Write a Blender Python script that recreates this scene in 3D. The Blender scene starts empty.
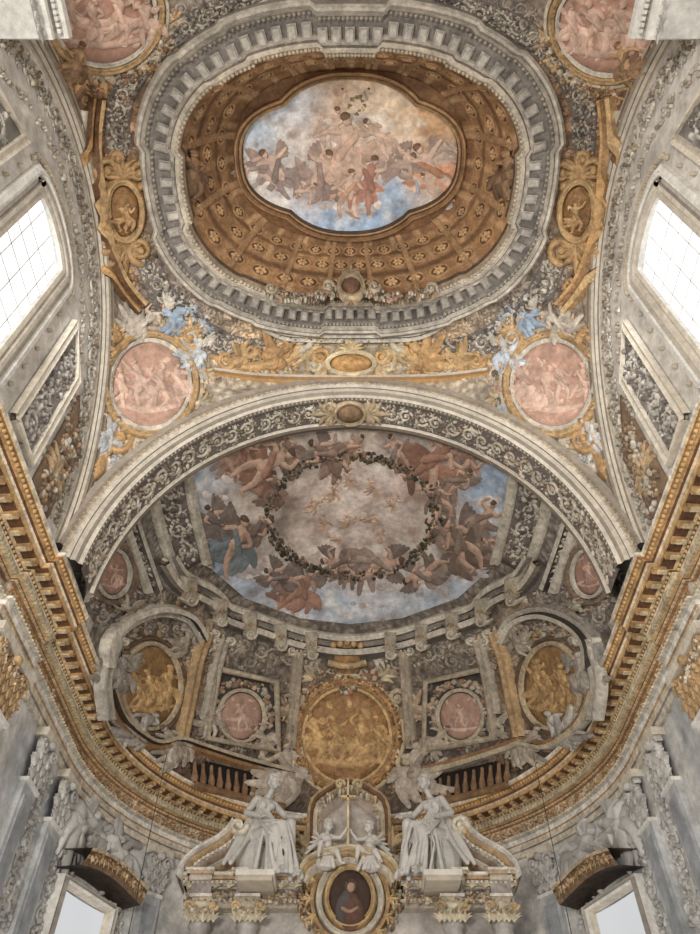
import bpy, bmesh, math, random
import numpy as np
from mathutils import Vector, Matrix
random.seed(7); rs=random.Random(11)
H=8.4; CZ=1.6; FP=701.0; TH=math.radians(51.25)
cT,sT=math.cos(TH),math.sin(TH); PI=math.pi
col=bpy.context.scene.collection
def ray(px,py):
    a=(px-350)/FP; b=(467-py)/FP
    return (a, cT-b*sT, sT+b*cT)
def Wd(p): return (p[0]*H,p[1]*H,p[2]*H+CZ)
def nrm(v):
    l=math.sqrt(v[0]*v[0]+v[1]*v[1]+v[2]*v[2]) or 1.0
    return (v[0]/l,v[1]/l,v[2]/l)
def C(r,g,b):
    l=.3*r+.59*g+.11*b; k=.13; r,g,b=(q*(1-k)+l*k for q in (r,g,b))
    f=lambda u:(u/255/12.92) if u/255<=.04045 else ((u/255+.055)/1.055)**2.4
    return (f(r),f(g),f(b))
# ------------------------------------------------ surfaces of the building (units of cornice height)
RA,RZ,YC=.60,.66,1.58
def apse_hit(px,py):
    dx,dy,dz=ray(px,py)
    A=(dx/RA)**2+(dz/RZ)**2; B=-2*dz/RZ**2; Cc=1/RZ**2-1
    D=B*B-4*A*Cc; t=(-B+math.sqrt(D))/(2*A) if D>0 else 0
    if t==0 or t*dy>YC:
        A+=(dy/RA)**2; B+=-2*dy*YC/RA**2; Cc+=(YC/RA)**2
        D=B*B-4*A*Cc; t=(-B+math.sqrt(D))/(2*A) if D>0 else 0
    if t==0 or t*dz<1.0:
        t=abs(RA/dx) if abs(dx)>1e-6 else 1e9
        if t*dy>YC:
            A=dx*dx+dy*dy; B=-2*dy*YC; Cc=YC*YC-RA*RA; D=max(0,B*B-4*A*Cc); t=(-B+math.sqrt(D))/(2*A)
    p=(dx*t,dy*t,dz*t)
    n=nrm((-p[0]/RA**2, -(max(0,p[1]-YC))/RA**2, -max(0,p[2]-1)/RZ**2))
    return p,n
DC=.54
def sup(x,y,rx,ry,n=2.4): return (abs(x/rx)**n+abs(y/ry)**n)**(1/n)
def sidearch(y):
    q=max(0,1-((y-.51)/.545)**2); return 1.0+.70*math.sqrt(q)
def frontarch(x): return 1.0+.66*math.sqrt(max(0,1-(x/.602)**2))
RX,RY=.486,.37
def vz(x,y):
    ry=y-DC; r=math.hypot(x,ry)
    if r<1e-6: return 1.76
    c,s=x/r,ry/r
    rr=1/sup(c,s,RX,RY)
    Y=.51 if s>0 else .57
    b1=.6/abs(c) if abs(c)>1e-9 else 9; b2=Y/abs(s) if abs(s)>1e-9 else 9
    rb=min(b1,b2); t=min(1,max(0,(r-rr)/(rb-rr)))
    zb=sidearch(DC+s*rb) if b1<b2 else frontarch(c*rb)
    return zb+(1.76-zb)*math.sqrt(max(0,1-t*t))
def dz_(x,y):
    ry=y-DC; r1=sup(x,ry,.305,.213); r0=sup(x,ry,.42,.30)
    if r1<=1: return 2.0+.02*(1-r1*r1)
    if r0>=1: return 1.79
    k=(1-r0)/((1-r0)+(r1-1)); return 1.79+.21*math.sin(k*PI/2)
def hf_hit(f,lo,hi):
    def g(px,py):
        dx,dy,dz=ray(px,py); a,b=lo/dz,hi/dz
        for _ in range(22):
            m=(a+b)/2
            if dz*m<f(dx*m,dy*m): a=m
            else: b=m
        x,y=dx*a,dy*a; e=.004
        gx=(f(x+e,y)-f(x-e,y))/(2*e); gy=(f(x,y+e)-f(x,y-e))/(2*e)
        gl=math.hypot(gx,gy)
        if gl>3: gx*=3/gl; gy*=3/gl
        return (x,y,dz*a),nrm((gx,gy,-1))
    return g
def cached(h,step=4):
    ca={}
    def node(i,j):
        k=(i,j); v=ca.get(k)
        if v is None: p,n=h(i*step,j*step); v=ca[k]=(*p,*n)
        return v
    def m(x,y):
        i=math.floor(x/step); j=math.floor(y/step); a=x/step-i; b=y/step-j
        A=node(i,j);B=node(i+1,j);D=node(i,j+1);E=node(i+1,j+1); wa=(1-a)*(1-b); wb=a*(1-b); wd=(1-a)*b; we=a*b
        nx=A[3]*wa+B[3]*wb+D[3]*wd+E[3]*we; ny=A[4]*wa+B[4]*wb+D[4]*wd+E[4]*we; nz=A[5]*wa+B[5]*wb+D[5]*wd+E[5]*we
        l=math.sqrt(nx*nx+ny*ny+nz*nz) or 1
        return (A[0]*wa+B[0]*wb+D[0]*wd+E[0]*we,A[1]*wa+B[1]*wb+D[1]*wd+E[1]*we,A[2]*wa+B[2]*wb+D[2]*wd+E[2]*we),(nx/l,ny/l,nz/l)
    return m
A_=cached(apse_hit); V_=cached(hf_hit(vz,.6,1.9)); D_=cached(hf_hit(dz_,.9,2.2))
def plane_y(Y):
    def m(px,py):
        dx,dy,dz=ray(px,py); t=Y/dy
        return (dx*t,Y,dz*t),(0,-1,0)
    return m
K=.00214
def wallmap(sg,X=.61):
    return lambda u,v:((sg*X,u*K,v*K),(-sg,0,0))
S0=.68*PI/2
def Upt(s,z,o=0):
    if abs(s)<=S0:
        a=s/.68; n=(-math.sin(a),-math.cos(a),0); p=(.68*math.sin(a),YC+.68*math.cos(a),z)
    else:
        sg=1 if s>0 else -1; n=(-sg,0,0); p=(sg*.68,YC-(abs(s)-S0),z)
    return (p[0]+n[0]*o,p[1]+n[1]*o,z),n
def umap(o=0): return lambda u,v: Upt(u*K,v*K,o)
def tplane(P,U,V,N):
    return lambda u,v:(tuple(P[i]+(U[i]*u+V[i]*v)*K for i in range(3)),N)
# ------------------------------------------------ materials
def mk(name,rough=.75,metal=0.0,nscale=2.5,lo=.62,hi=1.12,bump=.35,bscale=14,vor=False,spec=.3,fine=(.7,1.18),fs=9):
    m=bpy.data.materials.new(name); m.use_nodes=True; nt=m.node_tree; N=nt.nodes; L=nt.links
    b=N['Principled BSDF']; b.inputs['Roughness'].default_value=rough; b.inputs['Metallic'].default_value=metal
    b.inputs['Specular IOR Level'].default_value=spec
    at=N.new('ShaderNodeAttribute'); at.attribute_name='Col'
    g=N.new('ShaderNodeNewGeometry'); cur=at.outputs['Color']
    def mul(src,fac):
        v=N.new('ShaderNodeVectorMath'); v.operation='SCALE'; L.new(src,v.inputs[0]); L.new(fac,v.inputs['Scale']); return v.outputs['Vector']
    for (sc_,a,bb,dt) in ((nscale,lo,hi,7),(fs,fine[0],fine[1],5)):
        n1=N.new('ShaderNodeTexNoise'); n1.inputs['Scale'].default_value=sc_; n1.inputs['Detail'].default_value=dt; n1.inputs['Roughness'].default_value=.7
        L.new(g.outputs['Position'],n1.inputs['Vector'])
        mr=N.new('ShaderNodeMapRange'); mr.inputs['From Min'].default_value=.34; mr.inputs['From Max'].default_value=.64
        mr.inputs['To Min'].default_value=a; mr.inputs['To Max'].default_value=bb
        L.new(n1.outputs['Fac'],mr.inputs['Value']); cur=mul(cur,mr.outputs['Result'])
    if vor:
        t=N.new('ShaderNodeTexVoronoi'); t.inputs['Scale'].default_value=bscale; out=t.outputs['Distance']
        n3=N.new('ShaderNodeTexNoise'); n3.inputs['Scale'].default_value=bscale*.4
        L.new(g.outputs['Position'],n3.inputs['Vector'])
        mx=N.new('ShaderNodeVectorMath'); mx.operation='ADD'
        sc=N.new('ShaderNodeVectorMath'); sc.operation='SCALE'; sc.inputs['Scale'].default_value=.35
        L.new(n3.outputs['Color'],sc.inputs[0]); L.new(g.outputs['Position'],mx.inputs[0]); L.new(sc.outputs['Vector'],mx.inputs[1]); L.new(mx.outputs['Vector'],t.inputs['Vector'])
        mm=N.new('ShaderNodeMapRange'); mm.inputs['From Max'].default_value=.7; mm.inputs['To Min'].default_value=1.25; mm.inputs['To Max'].default_value=.5  # cell hollows darkened in the colour, standing for shade in carving
        L.new(out,mm.inputs['Value']); cur=mul(cur,mm.outputs['Result'])
    else:
        t=N.new('ShaderNodeTexNoise'); t.inputs['Scale'].default_value=bscale; t.inputs['Detail'].default_value=6; L.new(g.outputs['Position'],t.inputs['Vector']); out=t.outputs['Fac']
    L.new(cur,b.inputs['Base Color'])
    bp=N.new('ShaderNodeBump'); bp.inputs['Strength'].default_value=bump; bp.inputs['Distance'].default_value=.06
    if vor: bp.invert=True
    L.new(out,bp.inputs['Height']); L.new(bp.outputs['Normal'],b.inputs['Normal'])
    return m
M={'plaster':mk('plaster'),'gilt':mk('gilt',rough=.5,metal=.12,lo=.62,hi=1.2,nscale=4,bump=.5,bscale=18,fine=(.68,1.22)),
   'carved':mk('carved_plaster',vor=True,bscale=5.5,bump=.9,lo=.65,hi=1.2,fine=(.7,1.25)),
   'paint':mk('fresco_paint',rough=.9,lo=.74,hi=1.18,nscale=3.5,bump=.05,fine=(.8,1.14),fs=8),
   'marble':mk('veined_marble',rough=.4,lo=.72,hi=1.2,nscale=1.6,bump=.03,spec=.5,fine=(.72,1.18),fs=4),
   'statue':mk('white_marble',rough=.55,lo=.84,hi=1.05,nscale=3,bump=.1,bscale=25,fine=(.88,1.05)),
   'white':mk('limewash',rough=.8,lo=.78,hi=1.05,nscale=2,bump=.2,fine=(.8,1.1))}
def emis(name,c,s):
    m=bpy.data.materials.new(name); m.use_nodes=True; nt=m.node_tree
    for n in list(nt.nodes): nt.nodes.remove(n)
    o=nt.nodes.new('ShaderNodeOutputMaterial'); e=nt.nodes.new('ShaderNodeEmission'); e.inputs['Color'].default_value=(*c,1); e.inputs['Strength'].default_value=s
    tn=nt.nodes.new('ShaderNodeTexNoise'); tn.inputs['Scale'].default_value=.6
    mr=nt.nodes.new('ShaderNodeMapRange'); mr.inputs['To Min'].default_value=s*.85; mr.inputs['To Max'].default_value=s*1.1
    nt.links.new(tn.outputs['Fac'],mr.inputs['Value']); nt.links.new(mr.outputs['Result'],e.inputs['Strength'])
    nt.links.new(e.outputs[0],o.inputs[0]); return m
M['glass']=emis('bright_frosted_glass',(.95,.97,1),1.5); M['glass_low']=emis('pale_frosted_glass',(.93,.94,.95),.72)
# ------------------------------------------------ mesh builders
def link(o,parent=None):
    col.objects.link(o)
    if parent: o.parent=parent
    return o
GR={'pink_medallion':'round pink relief medallions on the pendentives','oval_relief':'small dusky oval reliefs by the big arch','gold_relief':'oval gold reliefs in the apse','oval_portrait_relief':'pinkish oval reliefs in the apse niches','cherub':'cherubs on the nave vault','painted_angel':'figures on the apse wall','painted_cherub':'figures on the apse wall','pilaster':'wall pilasters','pilaster_strip':'pilaster strips on the apse wall','marble_statue':'seated marble women on the altar','marble_cherub':'marble cherubs beside the cross','stucco_angel':'stucco angels over the lower windows','oval_cartouche':'gilt oval cartouches beside the dome','gold_arc':'gilt arcs beside the dome','acanthus_band':'grey acanthus bands round the dome','gold_swag':'gilt swags over the big arch','window_hood':'hoods over the lower windows','balustrade':'balustrades in the apse','ledge':'ledges in the apse','lunette_arch':'small arches in the apse','scroll_rib':'ribs beside the sky fresco','outer_rib':'ribs beside the sky fresco','impost_block':'white imposts in the top corners','spotlight':'black spotlights on the cornice','scroll_relief':'carved reliefs beside the upper windows','foliage_relief':'gilt reliefs beside the upper windows','altar_urn':'urns on the altar pediment','volute_console':'consoles beside the central gold cartouche'}
def tag(o,label=None,cat=None,group=None,kind=None):
    if label: o['label']=label
    if cat: o['category']=cat
    if group: o['group']=group
    if kind: o['kind']=kind
    return o
def thing(name,label,cat,P,group=None,kind=None):
    e=bpy.data.objects.new(name,None); e.empty_display_size=.2; link(e); e.location=Wd(P)
    return tag(e,label,cat,group or GR.get(name),kind)
class MB:
    def __init__(s): s.v=[];s.f=[];s.c=[]
    def add(s,vs,fs,c,jit=.05):
        n=len(s.v); s.v+=vs; s.f+=[tuple([i+n for i in f]) for f in fs]
        if isinstance(c,list): s.c+=c
        else:
            rr=rs.random
            for _ in vs:
                q=1+(rr()*2-1)*jit; s.c.append((c[0]*q,c[1]*q,c[2]*q))
    def box(s,P,U,V,N,a,b,c,cl):
        vs=[tuple(P[i]+U[i]*a*x+V[i]*b*y+N[i]*c*z for i in range(3)) for x in(-1,1) for y in(-1,1) for z in(-1,1)]
        s.add(vs,[(0,1,3,2),(4,6,7,5),(0,4,5,1),(2,3,7,6),(0,2,6,4),(1,5,7,3)],cl)
    def bx(s,x0,x1,y0,y1,z0,z1,cl):
        s.box(((x0+x1)/2,(y0+y1)/2,(z0+z1)/2),(1,0,0),(0,1,0),(0,0,1),(x1-x0)/2,(y1-y0)/2,(z1-z0)/2,cl)
    def grid(s,rows,cl,closed=False):
        n=len(rows[0]); vs=[p for r in rows for p in r]; fs=[]
        for i in range(len(rows)-1):
            for j in range(n if closed else n-1):
                k=(j+1)%n; fs.append((i*n+j,i*n+k,(i+1)*n+k,(i+1)*n+j))
        s.add(vs,fs,cl)
    def lathe(s,P,prof,cl,seg=14,sx=1,sy=1):
        s.grid([[(P[0]+r*math.cos(2*PI*k/seg)*sx,P[1]+r*math.sin(2*PI*k/seg)*sy,P[2]+z) for k in range(seg)] for r,z in prof],cl,True)
    def build(s,name,mat,parent=None,smooth=True):
        V=[Wd(p) for p in s.v]
        if parent: o0=parent.location if parent.parent is None else parent.location+parent.parent.location
        else:
            n=len(V); o0=Vector((sum(p[0] for p in V)/n,sum(p[1] for p in V)/n,min(p[2] for p in V)))
        ox,oy,oz=o0
        me=bpy.data.meshes.new(name); me.from_pydata([(p[0]-ox,p[1]-oy,p[2]-oz) for p in V],[],s.f)
        ca=me.color_attributes.new('Col','FLOAT_COLOR','POINT')
        arr=np.ones((len(s.c),4),np.float32); arr[:,:3]=np.array(s.c,np.float32); ca.data.foreach_set('color',arr.ravel())
        if smooth: me.polygons.foreach_set('use_smooth',[True]*len(me.polygons))
        me.materials.append(M[mat] if isinstance(mat,str) else mat); me.update()
        o=bpy.data.objects.new(name,me); link(o,parent)
        if not parent: o.location=o0
        return o
def crm(p0,p1,p2,p3,t): return tuple([.5*((2*p1[c])+(-p0[c]+p2[c])*t+(2*p0[c]-5*p1[c]+4*p2[c]-p3[c])*t*t+(-p0[c]+3*p1[c]-3*p2[c]+p3[c])*t**3) for c in (0,1)])
def dense(pts,step=6,closed=False):
    n=len(pts); out=[]
    if n==2 and not closed:
        L=math.dist(pts[0],pts[1]); k=max(1,int(L/step)); return [(pts[0][0]+(pts[1][0]-pts[0][0])*i/k,pts[0][1]+(pts[1][1]-pts[0][1])*i/k) for i in range(k+1)]
    for i in range(n if closed else n-1):
        p0=pts[(i-1)%n] if closed or i>0 else pts[0]; p1=pts[i]; p2=pts[(i+1)%n]; p3=pts[(i+2)%n] if closed or i+2<n else pts[-1]
        k=max(1,int(math.dist(p1,p2)/step))
        for j in range(k): out.append(crm(p0,p1,p2,p3,j/k))
    if not closed: out.append(pts[-1])
    return out
XS=((-1,0),(-.75,.66),(0,1),(.75,.66),(1,0))
class R(MB):
    def __init__(s,m,k=K): super().__init__(); s.m=m; s.k=k
    def P(s,x,y,h):
        p,n=s.m(x,y); h*=s.k; return (p[0]+n[0]*h,p[1]+n[1]*h,p[2]+n[2]*h)
    def blob(s,x,y,rx,ry,rot,h,cl,h0=0,seg=9):
        cr,sr=math.cos(rot),math.sin(rot); hh=h*min(rx,ry); vs=[s.P(x,y,h0+hh)]; fs=[]
        lev=((.5,.87),(.85,.53),(1,0)) if rx>3.2 else ((.7,.7),(1,0)); nl=len(lev)
        for q,(rr,z) in enumerate(lev):
            for k in range(seg):
                a=2*PI*k/seg; u,v=rx*rr*math.cos(a),ry*rr*math.sin(a)
                vs.append(s.P(x+u*cr-v*sr,y+u*sr+v*cr,(h0+hh*z) if z else -.3))
        for k in range(seg): fs.append((0,1+k,1+(k+1)%seg))
        for q in range(nl-1):
            for k in range(seg): a=1+q*seg; k2=(k+1)%seg; fs.append((a+k,a+seg+k,a+seg+k2,a+k2))
        s.add(vs,fs,cl)
    def limb(s,pts,rad,h,cl,h0=0,sub=3):
        if len(pts)==2: pts=[pts[0],((pts[0][0]+pts[1][0])/2,(pts[0][1]+pts[1][1])/2),pts[1]]; rad=[rad[0],(rad[0]+rad[-1])/2,rad[-1]]
        n=len(pts); P=[];Q=[]
        for i in range(n-1):
            p0=pts[max(0,i-1)];p1=pts[i];p2=pts[i+1];p3=pts[min(n-1,i+2)]
            for j in range(sub):
                t=j/sub; P.append(crm(p0,p1,p2,p3,t)); Q.append(rad[i]+(rad[i+1]-rad[i])*t)
        P.append(pts[-1]);Q.append(rad[-1]); n=len(P)
        d0=(P[0][0]-P[1][0],P[0][1]-P[1][1]); l=math.hypot(*d0) or 1
        P.insert(0,(P[0][0]+d0[0]/l*Q[0]*.8,P[0][1]+d0[1]/l*Q[0]*.8)); Q.insert(0,Q[0]*.3)
        d0=(P[-1][0]-P[-2][0],P[-1][1]-P[-2][1]); l=math.hypot(*d0) or 1
        P.append((P[-1][0]+d0[0]/l*Q[-1]*.8,P[-1][1]+d0[1]/l*Q[-1]*.8)); Q.append(Q[-1]*.3)
        rows=[]
        for i,(p,q) in enumerate(zip(P,Q)):
            a=P[max(0,i-1)];b=P[min(len(P)-1,i+1)]; tx,ty=b[0]-a[0],b[1]-a[1]; l=math.hypot(tx,ty) or 1; nx,ny=-ty/l,tx/l
            rows.append([s.P(p[0]+nx*q*o,p[1]+ny*q*o,(h0+h*q*z) if z else -.3) for o,z in XS])
        s.grid(rows,cl)
    def tape(s,pts,prof,cls,closed=False,step=6,sm=True):
        P=dense(pts,step,closed) if sm else pts; n=len(P)
        rows=[]
        for i,p in enumerate(P):
            a=P[(i-1)%n] if closed or i>0 else P[0]; b=P[(i+1)%n] if closed or i<n-1 else P[-1]
            tx,ty=b[0]-a[0],b[1]-a[1]; l=math.hypot(tx,ty) or 1; nx,ny=-ty/l,tx/l
            rows.append([s.P(p[0]+nx*o,p[1]+ny*o,h) for o,h in prof])
        if closed: rows.append(rows[0])
        if not isinstance(cls,list): s.grid(rows,cls)
        else:
            for j in range(len(prof)-1): s.grid([[r[j],r[j+1]] for r in rows],cls[j%len(cls)])
    def ring(s,x,y,rx,ry,w,h,cl,rot=0,seg=40):
        cr,sr=math.cos(rot),math.sin(rot)
        pts=[(x+rx*math.cos(a)*cr-ry*math.sin(a)*sr,y+rx*math.cos(a)*sr+ry*math.sin(a)*cr) for a in [2*PI*k/seg for k in range(seg)]]
        s.tape(pts,[(-w/2,-.3),(-w*.4,h*.7),(-w*.15,h),(w*.15,h*.6),(w*.3,h*.9),(w/2,-.3)],cl,True,sm=False)
    def disc(s,x,y,rx,ry,h,cl,rot=0,seg=32,rings=5,dome=0):
        cr,sr=math.cos(rot),math.sin(rot); rows=[]
        for q in range(rings+2):
            rr=min(1,q/rings)+1e-4; hh=h+dome*(1-rr*rr) if q<=rings else -.3
            rows.append([s.P(x+rx*rr*math.cos(a)*cr-ry*rr*math.sin(a)*sr,y+rx*rr*math.cos(a)*sr+ry*rr*math.sin(a)*cr,hh) for a in [2*PI*k/seg for k in range(seg)]])
        s.grid(rows,cl,True)
    def poly(s,out,h,cl,c=None,rings=6,step=8):
        P=dense2(out,step); cx,cy=c or (sum(p[0] for p in out)/len(out),sum(p[1] for p in out)/len(out)); rows=[]
        for q in range(rings+2):
            rr=min(1,q/rings)+1e-4; rows.append([s.P(cx+(p[0]-cx)*rr,cy+(p[1]-cy)*rr,h if q<=rings else -.3) for p in P])
        s.grid(rows,cl,True)
def dense2(o,step):
    out=[]
    for i in range(len(o)):
        a,b=o[i],o[(i+1)%len(o)]; k=max(1,int(math.dist(a,b)/step))
        out+=[(a[0]+(b[0]-a[0])*j/k,a[1]+(b[1]-a[1])*j/k) for j in range(k)]
    return out
# ------------------------------------------------ ornament vocabulary
def vary(c,a=.15):
    q=1+rs.uniform(-a,a); return (c[0]*q,c[1]*q,c[2]*q)
def mixc(a,b,t): return tuple(a[i]*(1-t)+b[i]*t for i in range(3))
def acan(r,x,y,ang,l,cl,n=5,sp=.38,h0=0):
    for i in range(n):
        k=i-(n-1)/2; a=ang+k*sp; ll=l*(1-.12*abs(k)); cu=.35*(1 if k>0 else -1 if k<0 else 0)
        r.limb([(x,y),(x+ll*.55*math.cos(a),y+ll*.55*math.sin(a)),(x+ll*math.cos(a+cu),y+ll*math.sin(a+cu))],[.06*l,.13*l,.03*l],.8,vary(cl,.22),h0,sub=2)
def spiral(r,x,y,rad,a0,side,w,cl,turns=1.35,h0=0,n=12):
    pts=[];q=[]
    for k in range(n):
        t=k/(n-1); a=a0+side*t*turns*2*PI; rr=rad*(1-.82*t); pts.append((x+rr*math.cos(a),y+rr*math.sin(a))); q.append(w*(1-.5*t))
    r.limb(pts,q,1.0,cl,h0,sub=2 if rad>9 else 1); r.blob(x,y,w*1.2,w*1.2,0,1,cl,h0,seg=7)
def scroll(r,pts,w,cl,leaf=True,h0=0,fill=True):
    P=dense(pts,3); L=sum(math.dist(P[i],P[i+1]) for i in range(len(P)-1)); n=max(1,int(L/(w*.8)))
    for i in range(n):
        k=int((i+.5)/n*(len(P)-1)); p=P[k]; q=P[min(k+1,len(P)-1)]; o=P[max(0,k-1)]; a=math.atan2(q[1]-o[1],q[0]-o[0]); sd=1 if i%2 else -1
        c=vary(cl); spiral(r,p[0],p[1],w*.40,a+PI+sd*.4,sd,w*.08,c,h0=h0)
        if leaf:
            for e in(-1,1): acan(r,p[0]+w*.38*math.cos(a+e*1.2),p[1]+w*.38*math.sin(a+e*1.2),a+e*.9,w*.30,vary(cl),3,.6,h0)
        if fill:
            for _ in range(4):
                b=rs.uniform(0,2*PI); d=w*rs.uniform(.3,.62); z=w*rs.uniform(.06,.11); r.blob(p[0]+d*math.cos(b),p[1]+d*math.sin(b),z*1.6,z,rs.uniform(0,PI),.8,vary(cl,.3),h0,seg=6)
def garland(r,pts,w,cls,n,h0=0,size=None):
    P=dense(pts,3); size=size or w*.3
    for i in range(n):
        p=P[int(rs.random()*(len(P)-1))]; a=rs.uniform(0,2*PI); d=w*.5*rs.random()**.6; z=size*rs.uniform(.6,1.2)
        r.blob(p[0]+d*math.cos(a),p[1]+d*math.sin(a),z,z*rs.uniform(.5,.9),rs.uniform(0,PI),.9,vary(rs.choice(cls)),h0+rs.uniform(0,1.5),seg=7)
def fig(r,x,y,s,ang=0,skin=C(215,180,150),cloth=C(190,150,120),hair=C(110,75,50),wing=None,flip=1,seed=0,h=.7,drap=5,sit=False):
    q=random.Random(seed); ca,sa=math.cos(ang),math.sin(ang)
    def T(a,b): a*=flip; return (x+s*(a*ca-b*sa),y+s*(a*sa+b*ca))
    def lm(p,rr,c,h0=0): r.limb([T(*u) for u in p],[k*s for k in rr],h,c,h0)
    if wing:
        for sd in(-1,1):
            b=q.uniform(-.5,.2); L0=q.uniform(.38,.5)
            for i in range(6):
                a=-PI/2+sd*(.55+.2*i)+b*.4; L=L0-.035*i
                lm([(sd*.07,-.25),(sd*.07+L*.5*math.cos(a)+sd*.05,-.27+L*.5*math.sin(a)),(sd*.05+L*math.cos(a+sd*.15),-.25+L*math.sin(a+sd*.15))],[.04,.065,.03],vary(wing,.14))
    for i in range(drap):
        a=q.uniform(-.2,PI+.2); L=q.uniform(.25,.6); w=q.uniform(.06,.12)
        lm([(0,-.02),(L*.5*math.cos(a)+.06,L*.5*math.sin(a)),(L*math.cos(a+.5),L*math.sin(a+.3))],[.08,w,.04],vary(cloth,.3))
    k1=q.uniform(-.25,.3)
    for sd in(-1,1):
        kx=sd*(.14 if not sit else .2)+k1*.5; ky=.22 if not sit else .12
        fx=kx+sd*q.uniform(-.14,.1)-k1*.3; fy=ky+q.uniform(.18,.27)
        lm([(sd*.05,.0),(kx,ky),(fx,fy)],[.08,.06,.03],vary(cloth if q.random()<.5 else skin,.1),.02*s); lm([(fx,fy),(fx+sd*.07,fy+.03)],[.03,.018],skin,.02*s)
    lm([(0,.02),(.02,-.14),(0,-.29)],[.10,.085,.11],vary(skin if q.random()<.5 else cloth,.08),.03*s)
    lm([(-.1,-.24),(.02,-.1),(.11,.03)],[.045,.06,.07],vary(cloth,.25),.06*s)
    for sd in(-1,1):
        ex=sd*q.uniform(.16,.27); ey=-.28+q.uniform(-.1,.18); hx=ex+sd*q.uniform(-.16,.15); hy=ey-q.uniform(-.14,.16)
        lm([(sd*.1,-.28),(ex,ey),(hx,hy)],[.05,.04,.024],vary(skin,.08),.04*s); r.blob(*T(hx*1.03,hy),.028*s,.022*s,0,.8,skin,.04*s,seg=6)
    lm([(0,-.3),(q.uniform(-.03,.03),-.37)],[.035,.035],skin,.03*s)
    hx=q.uniform(-.05,.06); r.blob(*T(hx,-.435),.062*s,.078*s,ang,1,skin,.04*s); r.blob(*T(hx-.02*flip,-.475),.07*s,.055*s,ang,1,hair,.05*s)
def medallion(name,label,m,x,y,rx,ry,face,fc,frames,cat='medallion',group=None,figs=3,seed=1,kface='paint'):
    t=thing(name,label,cat,m(x,y)[0],group)
    r=R(m); r.disc(x,y,rx,ry,2,face,dome=1.5); r.build('relief_ground',kface,t)
    q=random.Random(seed); dn=Vector(m(x,y)[1])*(2.4*K*H)
    for i in range(figs):
        r=R(m); xx=x+(i-(figs-1)/2)*rx*.5; fig(r,xx,y+q.uniform(-.05,.15)*ry,ry*1.2*q.uniform(.8,1),q.uniform(-.35,.35),fc,vary(fc),vary(fc,.3),None,1,seed*10+i,drap=7,h=.6); o=r.build('relief_figure',kface,t); o.location=dn
    r=R(m); r.limb([(x-rx*.8,y+ry*.5),(x,y+ry*.62),(x+rx*.8,y+ry*.5)],[ry*.05,ry*.1,ry*.05],.6,vary(fc))
    for i in range(24): r.blob(x+q.uniform(-.7,.7)*rx,y+q.uniform(-.75,.6)*ry,ry*.13,ry*.07,q.uniform(0,3),.4,vary(fc,.25))
    o=r.build('relief_landscape',kface,t); o.location=dn*.9
    for i,(dr,w,h,cl,mm) in enumerate(frames):
        r=R(m); r.ring(x,y,rx+dr,ry+dr,w,h,cl)
        if w>=5:
            nb=int(2*PI*(rx+ry)/2/5)
            for k in range(nb): a=2*PI*k/nb; r.blob(x+(rx+dr)*math.cos(a),y+(ry+dr)*math.sin(a),w*.22,w*.3,a,1,vary(cl),h*.7,seg=6)
        r.build('frame',mm,t)
    return t
# colours
CREAM=C(222,209,188); PALE=C(200,189,171); GREY=C(152,143,133); DG=C(92,84,78); VDG=C(60,54,49); GOLD=C(202,154,96); OCH=C(170,124,76); BRN=C(120,84,56); DBR=C(70,50,38)
BLUE=C(156,172,188); WHITE=C(236,231,221); SKIN=C(220,190,164)
MX=702
SY=lambda sx:(lambda x: x if sx==0 else MX-x)
SIDE=('left','right')
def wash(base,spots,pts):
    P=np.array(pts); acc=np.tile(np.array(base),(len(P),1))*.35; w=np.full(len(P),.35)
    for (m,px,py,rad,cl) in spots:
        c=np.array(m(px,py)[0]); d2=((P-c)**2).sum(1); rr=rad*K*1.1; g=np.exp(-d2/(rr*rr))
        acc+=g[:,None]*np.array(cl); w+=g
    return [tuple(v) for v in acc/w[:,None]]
# nave vault
mb=MB(); rows=[];NA,NT=360,60
for i in range(NT+1):
    row=[]
    for j in range(NA):
        a=2*PI*j/NA; c,s=math.cos(a),math.sin(a); rr=1/sup(c,s,RX,RY); Y=.51 if s>0 else .57
        rb=min(.6/abs(c) if abs(c)>1e-9 else 9,Y/abs(s) if abs(s)>1e-9 else 9); t=math.sin(i/NT*PI/2); r=rr+(rb-rr)*t
        x,y=c*r,DC+s*r; row.append((x,y,vz(x,y)))
    rows.append(row)
VSP=[(149,385,60,C(200,172,146)),(100,100,50,C(160,116,74)),(110,180,40,C(150,112,78)),(130,260,40,C(154,124,94)),(200,350,40,C(182,160,134)),(260,360,35,C(204,166,116)),(350,350,40,C(206,184,150)),(100,430,50,C(212,200,182)),(70,60,60,C(154,104,74)),(200,15,50,C(150,134,120)),(120,60,25,C(124,114,104)),(170,290,30,C(122,112,104)),(95,300,25,C(214,196,170)),(250,400,40,C(215,200,175)),(130,470,50,C(206,196,182)),(300,5,40,C(190,164,130))]
sp=[]
for x,y,rad,cl in VSP:
    for sx in(0,1): sp.append((V_,SY(sx)(x),y,rad,cl))
mb.grid(rows,wash(C(170,152,132),sp,[p for r in rows for p in r]),True)
tag(mb.build('ceiling','carved'),'painted pendentive vault around the oval dome',kind='structure')
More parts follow.
